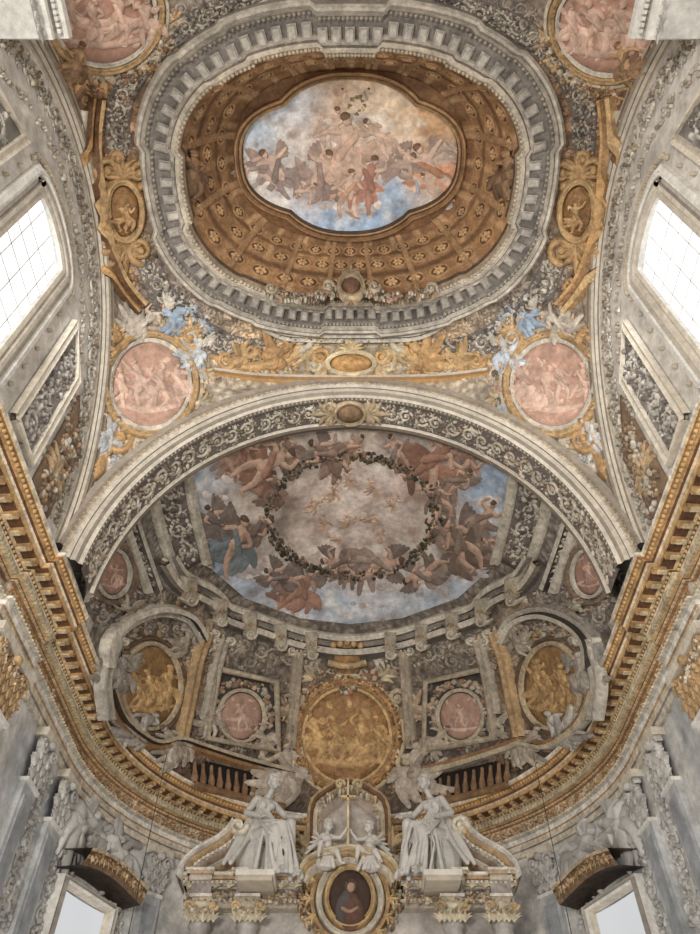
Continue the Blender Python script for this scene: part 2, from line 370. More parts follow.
# apse vault
mb=MB(); rows=[]
for i in range(90):
    row=[]
    for j in range(181):
        f=PI*j/180
        if i<25: y=1.165+(YC-1.165)*i/25; row.append((RA*math.cos(f),y,1+RZ*math.sin(f)))
        else:
            al=(i-25)/64*PI/2; row.append((RA*math.cos(f),YC+RA*math.sin(f)*math.sin(al),1+RZ*math.sin(f)*math.cos(al)))
    rows.append(row)
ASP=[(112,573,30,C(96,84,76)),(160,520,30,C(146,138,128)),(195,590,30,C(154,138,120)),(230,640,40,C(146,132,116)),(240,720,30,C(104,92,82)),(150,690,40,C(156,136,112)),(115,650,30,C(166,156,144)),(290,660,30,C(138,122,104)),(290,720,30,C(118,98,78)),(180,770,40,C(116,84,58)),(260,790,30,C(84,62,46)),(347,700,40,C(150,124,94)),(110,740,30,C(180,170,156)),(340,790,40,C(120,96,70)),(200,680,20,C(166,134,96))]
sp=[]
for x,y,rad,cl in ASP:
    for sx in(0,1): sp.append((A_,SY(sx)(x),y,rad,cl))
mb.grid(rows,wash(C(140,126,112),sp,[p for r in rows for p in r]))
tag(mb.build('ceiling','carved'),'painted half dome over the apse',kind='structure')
def near(sp,x,y):
    xx=min(x,MX-x); tot=.15; c=[.15*v for v in C(170,156,140)]
    for a,b,rad,cl in sp:
        g=math.exp(-((xx-a)**2+(y-b)**2)/rad**2); tot+=g
        for i in range(3): c[i]+=g*cl[i]
    return tuple(v/tot for v in c)
def filler(m,sp,inside,avoid,n,seed,fr_):
    r=R(m); q=random.Random(seed); k=0; tries=0
    while k<n and tries<n*12:
        tries+=1; x,y=q.uniform(60,351),q.uniform(0,800)
        if not inside(x,y) or any(((x-a)/c)**2+((y-b)/d)**2<1 for a,b,c,d in avoid): continue
        k+=1; base=near(sp,x,y); f=q.choice(fr_); cl=tuple(min(.85,v*f) for v in base); t=q.random()
        for sx in(0,1):
            X=SY(sx)(x); fl=1 if sx==0 else -1
            if t<.3: spiral(r,X,y,4+t*16,t*20 if sx==0 else PI-t*20,fl,1.5,cl)
            elif t<.7: an=t*60; acan(r,X,y,an if sx==0 else PI-an,8+t*10,cl,5)
            else: garland(r,[(X-6,y),(X,y+4),(X+6,y)],8,[cl,base],7,0,2.4)
    return r
def inV(x,y):
    p=V_(x,y)[0]; return sup(p[0],p[1]-DC,RX+.03,RY+.03)>1 and .0<p[1]<1.02 and abs(p[0])<.585 and p[2]>1.08
r=filler(V_,VSP,inV,[(149,385,50,54),(103,14,60,60),(122,210,24,34),(351,366,34,18)],330,5,(.6,.8,1.3,1.5))
tag(r.build('carved_foliage','plaster'),'dense cream and ochre carved foliage spread over the nave vault around the medallions','carving',kind='stuff')
def inA(x,y):
    p=A_(x,y)[0]
    if p[2]<1.03 or p[1]<1.2: return False
    return y>(575 if x<170 else 575+(x-170)*.75 if x<230 else 620+(x-230)*.3) or (x<150 and y>490)
r=filler(A_,ASP,inA,[(112,573,20,27),(150,686,36,49),(241,712,36,44),(347,736,62,66),(238,782,52,20),(351,655,25,15)],230,6,(.7,.85,1.25,1.45))
tag(r.build('carved_foliage','plaster'),'dense grey and cream carved foliage filling the apse wall between reliefs','carving',kind='stuff')
# ------------------------------------------------ dome
dome=thing('dome','coffered brown and gold oval dome rising around the ceiling painting','dome',(0,DC,1.78))
def shellpt(a,k):
    c,s=math.cos(a),math.sin(a); rx=.42+(.305-.42)*k; ry=.30+(.213-.30)*k; r=1/sup(c,s,rx,ry,2.4)
    return (c*r,DC+s*r,1.79+.21*math.sin(k*PI/2))
mb=MB(); rows=[[shellpt(2*PI*j/240,i/30) for j in range(240)] for i in range(31)]
cc=[]
for i in range(31):
    for j in range(240):
        a=2*PI*j/240; k=i/30; q=1.0+.16*math.sin(a*3+1); base=C(164,120,78) if k<.75 else C(140,98,62)
        if j%10 in(0,1): base=C(184,142,98)
        if i in(8,9,17,18): base=C(122,86,56)
        cc.append(tuple(v*q for v in base))
mb.grid(rows,cc,True); mb.build('shell','plaster',dome)
for i,k in enumerate((.16,.42,.66)):
    for j in range(32):
        a=2*PI*(j+.5*(i%2))/32; P=shellpt(a,k); U=nrm(tuple(shellpt(a+.02,k)[c]-shellpt(a-.02,k)[c] for c in range(3))); V=nrm(tuple(shellpt(a,k+.02)[c]-shellpt(a,k-.02)[c] for c in range(3)))
        N=Vector(U).cross(Vector(V)); N=N if N.dot(Vector((0,DC,1.6))-Vector(P))>0 else -N; N=tuple(N.normalized())
        r=R(tplane(P,U,V,N)); w=13-i*2
        r.ring(0,0,w,w*.8,3,2,C(176,132,88),seg=14); r.disc(0,0,w*.8,w*.65,.5,C(118,82,54),seg=12,rings=1)
        for q in range(6): b=2*PI*q/6; r.blob(w*.34*math.cos(b),w*.34*math.sin(b),w*.3,w*.2,b,1,C(200,156,106),.6,seg=6)
        r.build('coffer_rosette','plaster',dome)
for j in range(16):
    a=2*PI*(j+.5)/16; mb=MB(); rw=[]
    for i in range(13):
        k=i/12; row=[]
        for o,h in((-.011,0),(-.007,.007),(0,.004),(.007,.007),(.011,0)):
            p=shellpt(a+o*(2.1+.8*k),k); n=nrm((-p[0],-(p[1]-DC),-.12)); row.append(tuple(p[c]+n[c]*h for c in range(3)))
        rw.append(row)
    mb.grid(rw,C(174,132,90)); mb.build('rib','plaster',dome)
def supring(mbx,rx,ry,prof,cls,n=2.4,seg=200,jog=None,shape=None):
    rows=[]
    for j in range(seg+1):
        a=2*PI*j/seg; c,s=math.cos(a),math.sin(a); jj=jog(a) if jog else 0
        row=[]
        for i,(o,z) in enumerate(prof):
            r=shape(a,o) if shape else 1/sup(c,s,max(.01,rx-o-jj),max(.01,ry-o-jj),n)
            if shape and i==0: r=1/sup(c,s,rx,ry,2.4)
            row.append((c*r,DC+s*r,z))
        rows.append(row)
    for j in range(len(prof)-1): mbx.grid([[r[j],r[j+1]] for r in rows],cls[j%len(cls)])
ring=thing('ring_cornice','grey bracketed oval cornice ring around the foot of the brown dome','cornice',(0,DC,1.74))
def jg(a):
    q=(a/(PI/2))%1; d=min(q,1-q)
    return .012 if d<.13 else (.006 if .42<q<.58 else 0)
mb=MB(); supring(mb,RX+.012,RY+.012,[(-.014,1.76),(-.010,1.728),(-.004,1.722),(.002,1.726),(.006,1.722),(.012,1.735),(.016,1.735),(.018,1.745),(.052,1.747),(.056,1.740),(.060,1.736),(.066,1.740),(.070,1.733),(.078,1.732),(.084,1.742),(.087,1.765),(.087,1.785),(.07,1.80)],[GREY,C(178,166,150),C(190,178,160),C(146,134,120),C(182,170,152),C(110,100,90),GREY,C(126,116,106),C(138,128,116),C(166,154,138),C(184,170,150),C(132,118,104),C(180,164,142),C(200,188,168),C(172,150,122),C(106,86,68),C(74,58,46)],jog=jg)  # last dark strips paint the shadow between inner lip and shell
mb.build('moulding','plaster',ring)
nm=70
for j in range(nm):
    a=2*PI*(j+.5)/nm; c,s=math.cos(a),math.sin(a); o=.036+jg(a); r=1/sup(c,s,RX-o,RY-o); P=(c*r,DC+s*r,1.742)
    c2,s2=math.cos(a+.01),math.sin(a+.01); r2=1/sup(c2,s2,RX-o,RY-o); U=nrm((c2*r2-P[0],DC+s2*r2-P[1],0)); N=(-U[1],U[0],0)
    mb=MB(); mb.box(P,U,N,(0,0,1),.0105,.0165,.006,C(158,148,136)); mb.box((P[0],P[1],P[2]-.007),U,N,(0,0,1),.007,.012,.0025,C(172,161,146)); mb.build('bracket','plaster',ring,False)
mb=MB()
for j in range(230):
    a=2*PI*j/230
    for o,cl in((.084,C(196,178,152)),(.016,C(170,157,138))):
        o+=jg(a); c,s=math.cos(a),math.sin(a); q=1/sup(c,s,RX+.012-o,RY+.012-o); P=(c*q,DC+s*q,1.734); mb.lathe(P,[(.0,-.005),(.004,-.001),(.004,.006)],cl,seg=6)
tag(mb.build('bead_moulding','plaster',ring),kind='stuff')
# fresco with lobed frame
def lobed(a,o=0):
    c,s=math.cos(a),math.sin(a)
    return max(1/sup(c,s,.300-o,.160-o,2.6),1/sup(c,s,.222-o,.206-o,2.3))
fr=thing('ceiling_fresco','lobed oval ceiling painting of angels on clouds at the crown of the brown dome','fresco',(0,DC,2.0))
mb=MB(); supring(mb,.309,.217,[(0,1.994),(-.012,1.985),(-.008,1.972),(-.003,1.968),(.001,1.978),(.003,1.982),(.007,1.975),(.010,1.978),(.012,2.008)],[C(140,100,64),C(150,108,72),C(192,148,100),C(156,114,76),C(100,72,50),C(200,160,112),C(182,140,94),C(100,74,52)],shape=lobed,seg=260)
mb.build('frame','plaster',fr)
def vnoise(x,y,sc,seed):
    g=np.random.RandomState(seed).rand(97,97); X=x/sc+37.3; Y=y/sc+11.7; i=np.floor(X).astype(int); j=np.floor(Y).astype(int); a=X-i; b=Y-j; a=a*a*(3-2*a); b=b*b*(3-2*b)
    G=lambda p,q:g[p%97,q%97]
    return G(i,j)*(1-a)*(1-b)+G(i+1,j)*a*(1-b)+G(i,j+1)*(1-a)*b+G(i+1,j+1)*a*b
def fbm(x,y,sc,seed):
    return sum(vnoise(x,y,sc/2**k,seed+k)*.5**k for k in range(5))/1.94
def skypaint(x,y,spots,base,seed,warp=14):
    x=np.array(x,float);y=np.array(y,float); wx=x+(fbm(x,y,30,seed)-.5)*warp*2; wy=y+(fbm(x,y,30,seed+9)-.5)*warp*2
    acc=np.tile(np.array(base)*.12,(len(x),1)); w=np.full(len(x),.12)
    for sx,sy,rad,cl in spots:
        g=np.exp(-((wx-sx)**2+(wy-sy)**2)/rad**2); acc+=g[:,None]*np.array(cl); w+=g
    c=acc/w[:,None]; n=fbm(x,y,22,seed+20); c=c*(.66+.68*n)[:,None]
    puff=np.clip((fbm(x,y,16,seed+30)-.48)*3.4,0,1)[:,None]; c=c*(1-puff*.6)+np.array(C(238,226,210))*puff*.6
    dk=np.clip((fbm(x,y,12,seed+60)-.54)*4,0,1)[:,None]; c=c*(1-dk*.42*np.array((.8,1,1.1)))
    return [tuple(v) for v in c]
xs=[];ys=[];vs=[];NAf,NRf=300,80
for i in range(NRf+1):
    for j in range(NAf):
        a=2*PI*j/NAf; c,s=math.cos(a),math.sin(a); r=lobed(a)*(i/NRf+1e-4); x,y=c*r,DC+s*r; z=2.0+.02*(1-(i/NRf)**2)
        vs.append((x,y,z)); xs.append(x*380+355); ys.append(150+(y-.54)*390)
sk=[(262,118,26,C(182,196,208)),(300,85,24,C(202,204,206)),(250,160,20,C(190,178,166)),(350,90,26,C(226,190,152)),(400,90,26,C(234,202,164)),(440,110,24,C(224,170,114)),(455,150,22,C(200,172,146)),(300,140,22,C(206,194,186)),(345,145,30,C(204,174,154)),(330,218,26,C(144,174,206)),(380,220,24,C(150,180,208)),(410,195,16,C(142,172,200)),(280,195,22,C(212,206,200)),(370,120,20,C(238,218,192)),(430,185,20,C(214,194,178)),(395,178,12,C(146,164,188)),(350,180,26,C(196,172,160)),(310,178,18,C(166,146,134)),(425,165,14,C(190,140,100))]
mb=MB(); fs=[]
for i in range(NRf):
    for j in range(NAf): k=(j+1)%NAf; fs.append((i*NAf+j,i*NAf+k,(i+1)*NAf+k,(i+1)*NAf+j))
mb.add(vs,fs,skypaint(xs,ys,sk,C(212,196,184),5)); mb.build('painted_sky','paint',fr)
CLD=C(206,184,166)
FB=[(348,150,80,0,C(190,150,124),C(176,130,112)),(316,176,62,.6,C(140,112,100),C(176,140,130)),(280,172,60,-.5,C(140,120,112),C(170,124,106)),(366,182,60,.3,C(170,106,80),C(190,130,90)),(350,192,50,0,C(190,138,102),C(200,150,100)),(432,172,68,-.4,C(194,122,78),C(206,130,80)),(396,167,48,1.0,C(170,140,124),C(160,170,190)),(262,168,46,-1.1,C(130,112,104),C(140,130,126)),(335,128,46,.2,C(200,172,150),C(166,146,136)),(380,136,48,-.6,C(196,160,132),C(156,130,124)),(300,192,38,.9,C(190,152,124),C(150,120,102)),(365,97,22,.3,C(220,190,160),C(206,170,130)),(345,97,20,-.3,C(220,190,160),C(200,156,124)),(415,188,36,.5,C(156,168,184),C(150,168,192)),(452,154,34,1.3,C(170,146,130),C(150,130,116))]
for i,(x,y,s,a,sk_,cl) in enumerate(FB):
    r=R(D_); fig(r,x,y+s*.05,s,a,mixc(C(208,172,146),CLD,.2),mixc(sk_,CLD,.22),C(130,98,74),mixc(C(150,124,108),CLD,.2) if i in(1,2,3,5,7,6) else None,1 if i%2 else -1,40+i,h=.14,drap=13); r.build('painted_figure','paint',fr)
r=R(D_); garland(r,[(350,108),(352,100),(360,97),(364,104),(360,112),(352,113)],4,[C(140,122,84),C(166,140,100)],30,size=2); r.build('painted_wreath','paint',fr)
for (x,y,w_,h_) in((300,205,34,8),(372,208,40,9),(425,205,26,8),(262,185,20,7),(345,118,24,7),(405,118,26,8)):
    r=R(D_)
    for k in range(9): r.blob(x+(k-4)*w_*.2,y+rs.uniform(-.4,.4)*h_,h_*rs.uniform(.7,1.1),h_*rs.uniform(.4,.7),rs.uniform(-.4,.4),.06,vary(rs.choice([C(220,206,190),C(200,186,172),C(186,172,162)]),.06),.5)
    r.build('painted_cloud','paint',fr)
# ------------------------------------------------ transverse arch
ARX=.585
def archsweep(prof,cls,rx,rz=.66,nseg=120,z0=1.0):
    mbx=MB(); rows=[]
    for j in range(nseg+1):
        f=PI*j/nseg; rows.append([((rx-o)*math.cos(f),y,z0+(rz-o)*math.sin(f)) for y,o in prof])
    for j in range(len(prof)-1): mbx.grid([[r[j],r[j+1]] for r in rows],cls[j%len(cls)])
    return mbx
arch=thing('chancel_arch','wide grey beige arch with scrollwork underside between the nave vault and the apse','arch',(0,1.12,1.0))
mb=archsweep([(1.036,-.035),(1.034,-.016),(1.037,-.010),(1.034,.004),(1.040,.012),(1.044,.012),(1.047,.022),(1.056,.026),(1.060,.034),(1.070,.036),(1.074,.028),(1.146,.028),(1.150,.036),(1.160,.036),(1.163,.026),(1.175,.022),(1.18,.006),(1.19,.004),(1.20,-.035)],[C(170,156,138),C(150,134,116),C(192,178,158),C(206,192,172),C(140,126,110),C(196,184,164),C(156,142,124),C(208,196,176),C(118,106,94),C(112,102,92),C(112,102,94),C(206,194,174),C(130,114,98),C(190,172,146),C(120,104,86),C(176,162,142),GREY],ARX)
mb.build('moulding','white',arch)
def am(u,v):
    f=PI/2-u*K/.6; p=((ARX-.029)*math.cos(f),1.11+v*K,1+(.66-.029)*math.sin(f)); return p,nrm((-math.cos(f),0,-math.sin(f)))
def amf(u,v):
    f=PI/2-u*K/.6; q=v*K; return ((ARX-.004+q)*math.cos(f),1.034,1+(.656+q)*math.sin(f)),(0,-1,0)
L=.6*PI/2/K
for e in(-1,1):
    r=R(am); scroll(r,[(e*L*.97,0),(e*L*.5,0),(e*22,0)],25,C(202,190,170)); garland(r,[(e*L*.97,0),(e*L*.5,0),(e*22,0)],30,[C(184,170,148),C(160,132,102),C(140,128,114)],420,0,2.2); r.build('scrollwork','plaster',arch)
    r=R(am); n=int(L/6)
    for i in range(n):
        for v in(21,-21): r.blob(e*6*(i+.5),v,2.4,2.6,0,1,C(198,182,156),1,seg=6)
    r.build('bead_moulding','plaster',arch)
    r=R(amf); n=int(L/8)
    for i in range(n): acan(r,e*8*(i+.5),-1,PI/2,8,C(192,174,146),3,.5,h0=0); r.blob(e*8*(i+.9),4,2,2,0,.8,C(166,146,118),0,seg=6)
    r.build('leaf_moulding','plaster',arch)
kc=thing('keystone_cartouche','brown oval cartouche at the crown of the wide arch','cartouche',am(0,0)[0])
r=R(am); r.disc(0,0,19,15,5,C(144,112,80),dome=8); r.ring(0,0,21,17,5,9,C(200,174,136)); r.build('oval','plaster',kc)
for sx in(-1,1):
    r=R(am); spiral(r,sx*30,-7,10,0,sx,2.8,C(208,188,154),h0=2); spiral(r,sx*29,9,9,0,-sx,2.6,C(200,174,136),h0=2); acan(r,sx*22,0,0 if sx>0 else PI,34,C(188,162,126),7,h0=2); r.build('volute','plaster',kc)
# ------------------------------------------------ side walls with windows
def winpoly():
    y0,y1,z0,z1=.392,.652,1.03,1.41; pts=[(y0,z0),(y0,z1+.015)]
    for k in range(1,12): a=PI-PI*k/12; pts.append(((y0+y1)/2+(y1-y0)/2*math.cos(a),z1+.065*math.sin(a)))
    return pts+[(y1,z1),(y1,z0)]
for sx,sg in((0,-1),(1,1)):
    X=.612*sg; wp=winpoly(); mb=MB()
    n=len(wp)
    def outp(i):
        if i==0: return (-.3,.98)
        if i==n-1: return (1.3,.98)
        if i==1: return(-.3,1.4)
        if i==n-2: return (1.3,1.4)
        k=(i-1)/(n-3); return (-.3+1.6*k,1.4+.5*math.sin(PI*k)**.5)
    outer=[outp(i) for i in range(n)]
    rows=[]
    for q in range(13):
        t=q/12; rows.append([(X,a[0]+(b[0]-a[0])*t,a[1]+(b[1]-a[1])*t) for a,b in zip(wp,outer)])
    WC=C(208,201,190)
    mb.grid(rows,WC); mb.grid([[(X,-.3,.98),(X,.392,.98),(X,.652,.98),(X,1.3,.98)],[(X,-.3,.98),(X,.392,1.03),(X,.652,1.03),(X,1.3,.98)]],WC)
    mb.grid([[(X,y,z) for y,z in wp+[wp[0]]],[(X+sg*.03,y,z) for y,z in wp+[wp[0]]]],WHITE)
    tag(mb.build('wall_'+SIDE[sx],'marble',smooth=False),'pale upper wall with a tall arched window, %s side'%SIDE[sx],kind='structure')
    wn=thing('window_%d'%(sx+1),'tall bright arched window with a fine grid in the %s upper wall'%SIDE[sx],'window',(X+sg*.02,.525,1.03),kind='structure')
    mb=MB(); ctr=(X+sg*.025,.525,1.2); vs=[ctr]+[(X+sg*.025,y,z) for y,z in wp]; mb.add(vs,[(0,i,i+1) for i in range(1,len(wp))]+[(0,len(wp),1)],WHITE); mb.build('pane','glass',wn,False)
    mb=MB()
    for k in range(1,5): mb.bx(X+sg*.024-.0008,X+sg*.024+.0008,.392+.052*k-.0008,.392+.052*k+.0008,1.03,1.468 if k in(2,3) else 1.455,WHITE)
    for k in range(1,8): mb.bx(X+sg*.024-.0008,X+sg*.024+.0008,.392,.652,1.03+.052*k-.0008,1.03+.052*k+.0008,WHITE)
    mb.build('glazing_bars','white',wn,False)
    WM=wallmap(sg); sc=1/K
    r=R(WM); path=[(y*sc,z*sc) for y,z in wp]
    r.tape(path,[(-26,0),(-26,4),(-22,5),(-19,3),(-18,6),(-14,6),(-13,3),(-9,3),(-8,5),(-6,4),(-5,6),(0,5),(0,-2)],[WHITE,CREAM,PALE,C(220,210,194),CREAM,GREY,PALE,PALE,WHITE,WHITE,WHITE,WHITE],sm=False) ; r.build('surround','white',wn,False)
    r=R(WM)
    for k in range(90):
        t=k/89*(len(path)-1); i=min(int(t),len(path)-2); f=t-i; p=(path[i][0]*(1-f)+path[i+1][0]*f,path[i][1]*(1-f)+path[i+1][1]*f); c0=(.525*sc,1.2*sc); d=math.dist(p,c0); p=(p[0]+(p[0]-c0[0])/d*11,p[1]+(p[1]-c0[1])/d*11); r.blob(p[0],p[1],3,2,k,1,C(196,180,154),2,seg=6)
    r.build('leaf_moulding','white',wn)
    for q,(ya,yb) in enumerate(((.72,.82),(.24,.34))):
        r=R(WM); c=[(ya*sc,1.04*sc),(yb*sc,1.04*sc),(yb*sc,1.33*sc),(ya*sc,1.40*sc)] if q==0 else [(ya*sc,1.04*sc),(yb*sc,1.04*sc),(yb*sc,1.40*sc),(ya*sc,1.33*sc)]
        r.poly(c,2,C(126,119,112)); t=thing('scroll_relief','grey scroll relief %s the bright window on the %s wall'%(('on the altar side of','on the nave side of')[q],SIDE[sx]),'wall relief',WM((ya+yb)/2*sc,1.04*sc)[0])
        r.build('ground','marble',t); r=R(WM); r.tape(c+[c[0]],[(-5,0),(-4,6),(0,4),(4,6),(5,0)],CREAM,sm=False); r.build('frame','white',t,False)
        cx=(ya+yb)/2*sc; r=R(WM); scroll(r,[(cx,1.07*sc),(cx,1.2*sc),(cx,1.33*sc)],32,C(200,192,180),h0=2); garland(r,[(cx,1.06*sc),(cx,1.2*sc),(cx,1.34*sc)],36,[C(196,188,176),C(166,154,142),C(118,108,100)],170,2,3); r.build('scrollwork','plaster',t)
    for q,(ya,yb) in enumerate(((.86,.96),(.10,.20))):
        r=R(WM); cx=(ya+yb)/2*sc; t=thing('foliage_relief','brown relief with gilt foliage near the %s end of the %s upper wall'%(('altar','nave')[q],SIDE[sx]),'wall relief',WM(cx,1.03*sc)[0])
        r.poly([(ya*sc,1.03*sc),(yb*sc,1.03*sc),(yb*sc,1.22*sc),(ya*sc,1.33*sc)],2,C(140,112,86)); r.build('ground','plaster',t)
        r=R(WM); garland(r,[(cx,1.05*sc),(cx,1.25*sc)],34,[C(186,156,118),C(160,126,92),PALE,C(124,104,86)],150,2,4); acan(r,cx,1.10*sc,PI/2,40,C(194,162,120),7,h0=2); r.build('foliage','plaster',t)
    t=thing('spandrel_carving','pale carved leaf band following the arch above the %s window'%SIDE[sx],'carving',WM(.51*sc,1.6*sc)[0],kind='stuff')
    r=R(WM); pa=[((.51+.475*math.cos(f))*sc,(1+.625*math.sin(f))*sc) for f in [PI*(.03+.94*k/24) for k in range(25)]]
    scroll(r,pa,24,C(200,190,172)); garland(r,pa,26,[C(190,178,158),C(160,138,112),C(150,140,128),C(130,114,98)],520,0,3)
    pa2=[((.51+.40*math.cos(f))*sc,(1+.555*math.sin(f))*sc) for f in [PI*(.1+.8*k/20) for k in range(21)]]
    garland(r,pa2,12,[C(210,200,182),C(180,164,142)],240,0,2.6); r.build('leaves','plaster',t)
    mb=MB(); rows=[]
    for j in range(101):
        f=PI*j/100; rows.append([(sg*(.62-dx),.51+(.548-o)*math.cos(f),1+(.705-o)*math.sin(f)) for dx,o in((0,-.02),(.028,-.012),(.030,-.002),(.026,.002),(.028,.008),(.024,.012),(.018,.014),(.018,.020),(.012,.024),(.012,.034),(.006,.038),(0,.04))])
    for j in range(11): mb.grid([[q[j],q[j+1]] for q in rows],[C(180,162,138),C(206,192,172),C(120,104,86),C(196,178,150),C(150,134,114),C(196,184,164),C(130,116,100),C(206,194,174),C(166,148,126),C(196,184,164),GREY][j])
    tag(mb.build('trim_%d'%(sx+1),'white'),'pale arched moulding framing the %s wall under the vault'%SIDE[sx],kind='structure')
# ------------------------------------------------ great entablature
ent=thing('trim_3','gilded entablature running round the nave and apse','cornice',(0,YC,.84),kind='structure')
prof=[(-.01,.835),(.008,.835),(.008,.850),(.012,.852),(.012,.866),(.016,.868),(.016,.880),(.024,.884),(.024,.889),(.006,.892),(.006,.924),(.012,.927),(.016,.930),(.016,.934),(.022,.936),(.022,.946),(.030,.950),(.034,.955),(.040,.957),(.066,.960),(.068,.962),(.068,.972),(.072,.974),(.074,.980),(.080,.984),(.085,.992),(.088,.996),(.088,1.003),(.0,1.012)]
pcl=[PALE,CREAM,GREY,CREAM,C(192,154,106),WHITE,PALE,WHITE,GREY,C(222,208,186),C(178,130,80),CREAM,C(138,96,62),C(214,176,122),C(204,168,118),C(228,212,186),C(134,90,56),C(220,190,142),C(108,74,50),C(184,138,88),C(218,178,124),C(234,218,190),C(128,86,54),C(202,154,98),C(170,120,72),C(230,200,152),WHITE,C(204,188,162)]  # dark brown strips put shadow between the mouldings into the colour
def jog(s): return .014 if 1.42<=abs(s)<=1.62 else 0
ss=[]
s=-3.0
while s<3.0: ss.append(s); s+=.02
for e in(1.42,1.62):
    for sg in(-1,1): ss+=[sg*e-1e-4,sg*e+1e-4]
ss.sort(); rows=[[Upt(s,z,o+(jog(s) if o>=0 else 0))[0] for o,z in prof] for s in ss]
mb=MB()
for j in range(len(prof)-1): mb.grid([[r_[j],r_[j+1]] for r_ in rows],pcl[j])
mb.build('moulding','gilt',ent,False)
mb=MB(); s=-2.3
while s<2.3:
    P,n=Upt(s,.941,.025+jog(s)); U=(-n[1],n[0],0); mb.box(P,U,n,(0,0,1),.004,.004,.005,C(222,202,164)); s+=.0115
tag(mb.build('dentil_course','plaster',ent,False),kind='stuff')
mb=MB(); s=-2.3
while s<2.3:
    for (z,o,rx,c) in((.9525,.032,2.2,C(214,180,126)),(.985,.081,2.6,C(214,172,112)),(.928,.015,1.8,C(200,158,104)),(.886,.025,1.8,C(222,200,162))):
        rr=R(umap(o+jog(s))); rr.blob(s/K,z/K,rx,rx*.9,0,.8,c,seg=6); mb.add(rr.v,rr.f,c)
    s+=.0125
tag(mb.build('egg_moulding','gilt',ent),kind='stuff')
s=-2.06
while s<=2.07:
    P,n=Upt(s,.956,.053+jog(s)); U=(-n[1],n[0],0); mb=MB(); mb.box(P,U,n,(0,0,1),.0075,.013,.0035,C(196,156,104)); q=Upt(s,.9515,.049+jog(s))[0]; mb.box(q,U,n,(0,0,1),.005,.009,.0025,C(226,202,160)); mb.build('bracket','gilt',ent,False); s+=.0418
for i,(a,b) in enumerate(((-2.2,-1.65),(-1.39,-.40),(.40,1.39),(1.65,2.2))):
    r=R(umap(.007)); pts=[(a/K,.908/K),((a+b)/2/K,.908/K),(b/K,.908/K)]; scroll(r,pts,14,C(196,154,100)); garland(r,pts,13,[C(192,148,94),C(164,120,76),CREAM],260,0,1.8); r.build('frieze_scrollwork','gilt',ent)
for sx,sg in((0,-1),(1,1)):
    r=R(umap(.021)); scroll(r,[(sg*1.43/K,.908/K),(sg*1.61/K,.908/K)],14,GOLD); r.build('frieze_scrollwork','gilt',ent)
# lower wall
mb=MB(); ss=[-3+.02*i for i in range(301)]; zz=(.0,.3,.42,.5,.56,.62,.68,.74,.79,.84)
rows=[[Upt(s,z)[0] for z in zz] for s in ss]; pal=[C(212,210,204),C(188,190,190),C(200,198,192),C(168,172,174),C(220,216,208)]; cl=[]
qq=random.Random(4); pc=[qq.choice(pal) for _ in range(80)]
for i,s in enumerate(ss):
    for j,z in enumerate(zz): cl.append(pc[(i//4+j//3*7)%80])
mb.grid(rows,cl)
tag(mb.build('wall_back','marble'),'pale grey marble wall curving round behind the altar',kind='structure')
for s_,w,gc,lab in((1.52,.075,True,'gilt capital pilaster where the side wall meets the apse'),(1.21,.035,False,'grey marble pilaster between the gilt capital and the curved wall'),(1.03,.035,False,'grey marble pilaster at the start of the curved wall'),(.60,.03,False,'grey marble pilaster beside the altar')):
    for sx,sg in((0,-1),(1,1)):
        s=sg*s_; o=.03 if gc else .014
        t=thing('pilaster',lab+', %s side'%SIDE[sx],'pilaster',Upt(s,0)[0])
        def bxs(mbx,s0,s1,z0,z1,o1,c):
            a=[Upt(s0+(s1-s0)*k/6,z0,0)[0] for k in range(7)]; A=[Upt(s0+(s1-s0)*k/6,z0,o1)[0] for k in range(7)]; B=[(p[0],p[1],z1) for p in A]; b=[(p[0],p[1],z1) for p in a]
            mbx.grid([a,A,B,b],c); mbx.grid([[a[0],A[0]],[b[0],B[0]]],c); mbx.grid([[a[-1],A[-1]],[b[-1],B[-1]]],c)
        mb=MB(); bxs(mb,s-w,s+w,0,.72,o,C(186,187,186) if not gc else C(214,207,197)); mb.build('shaft','marble',t,False)
        mb=MB(); bxs(mb,s-w*.65,s+w*.65,.02,.70,o+.003,C(200,194,186) if gc else C(160,164,168)); mb.build('panel','marble',t,False)
        mb=MB(); bxs(mb,s-w*1.08,s+w*1.08,.72,.728,o+.006,WHITE); mb.build('neck_moulding','white',t,False)
        mb=MB(); bxs(mb,s-w*1.25,s+w*1.25,.818,.836,o+.014,CREAM); mb.build('abacus','white',t,False)
        r=R(umap(o)); c=C(190,154,108) if gc else C(198,193,185); u0=s/K; ww=w/K
        r.poly([(u0-ww,.728/K),(u0+ww,.728/K),(u0+ww*1.15,.818/K),(u0-ww*1.15,.818/K)],1,C(150,116,80) if gc else C(160,157,152))
        nl=7 if gc else 3
        for row_ in range(3):
            for k in range(nl+row_%2):
                x=u0+(k-(nl+row_%2-1)/2)*ww*2/nl; acan(r,x,(.73+.022*row_)/K,PI/2,14,c,5,.28,h0=2+row_)
        for e in(-1,1): spiral(r,u0+e*ww*.85,.802/K,8,0,e,2.2,c,h0=5)
        r.blob(u0,.815/K,6,5,0,1,c,6)
        if gc: garland(r,[(u0-ww,.80/K),(u0,.795/K),(u0+ww,.80/K)],14,[C(206,176,130),C(160,124,84),CREAM],90,4,3)
        r.build('acanthus_capital','gilt' if gc else 'plaster',t)
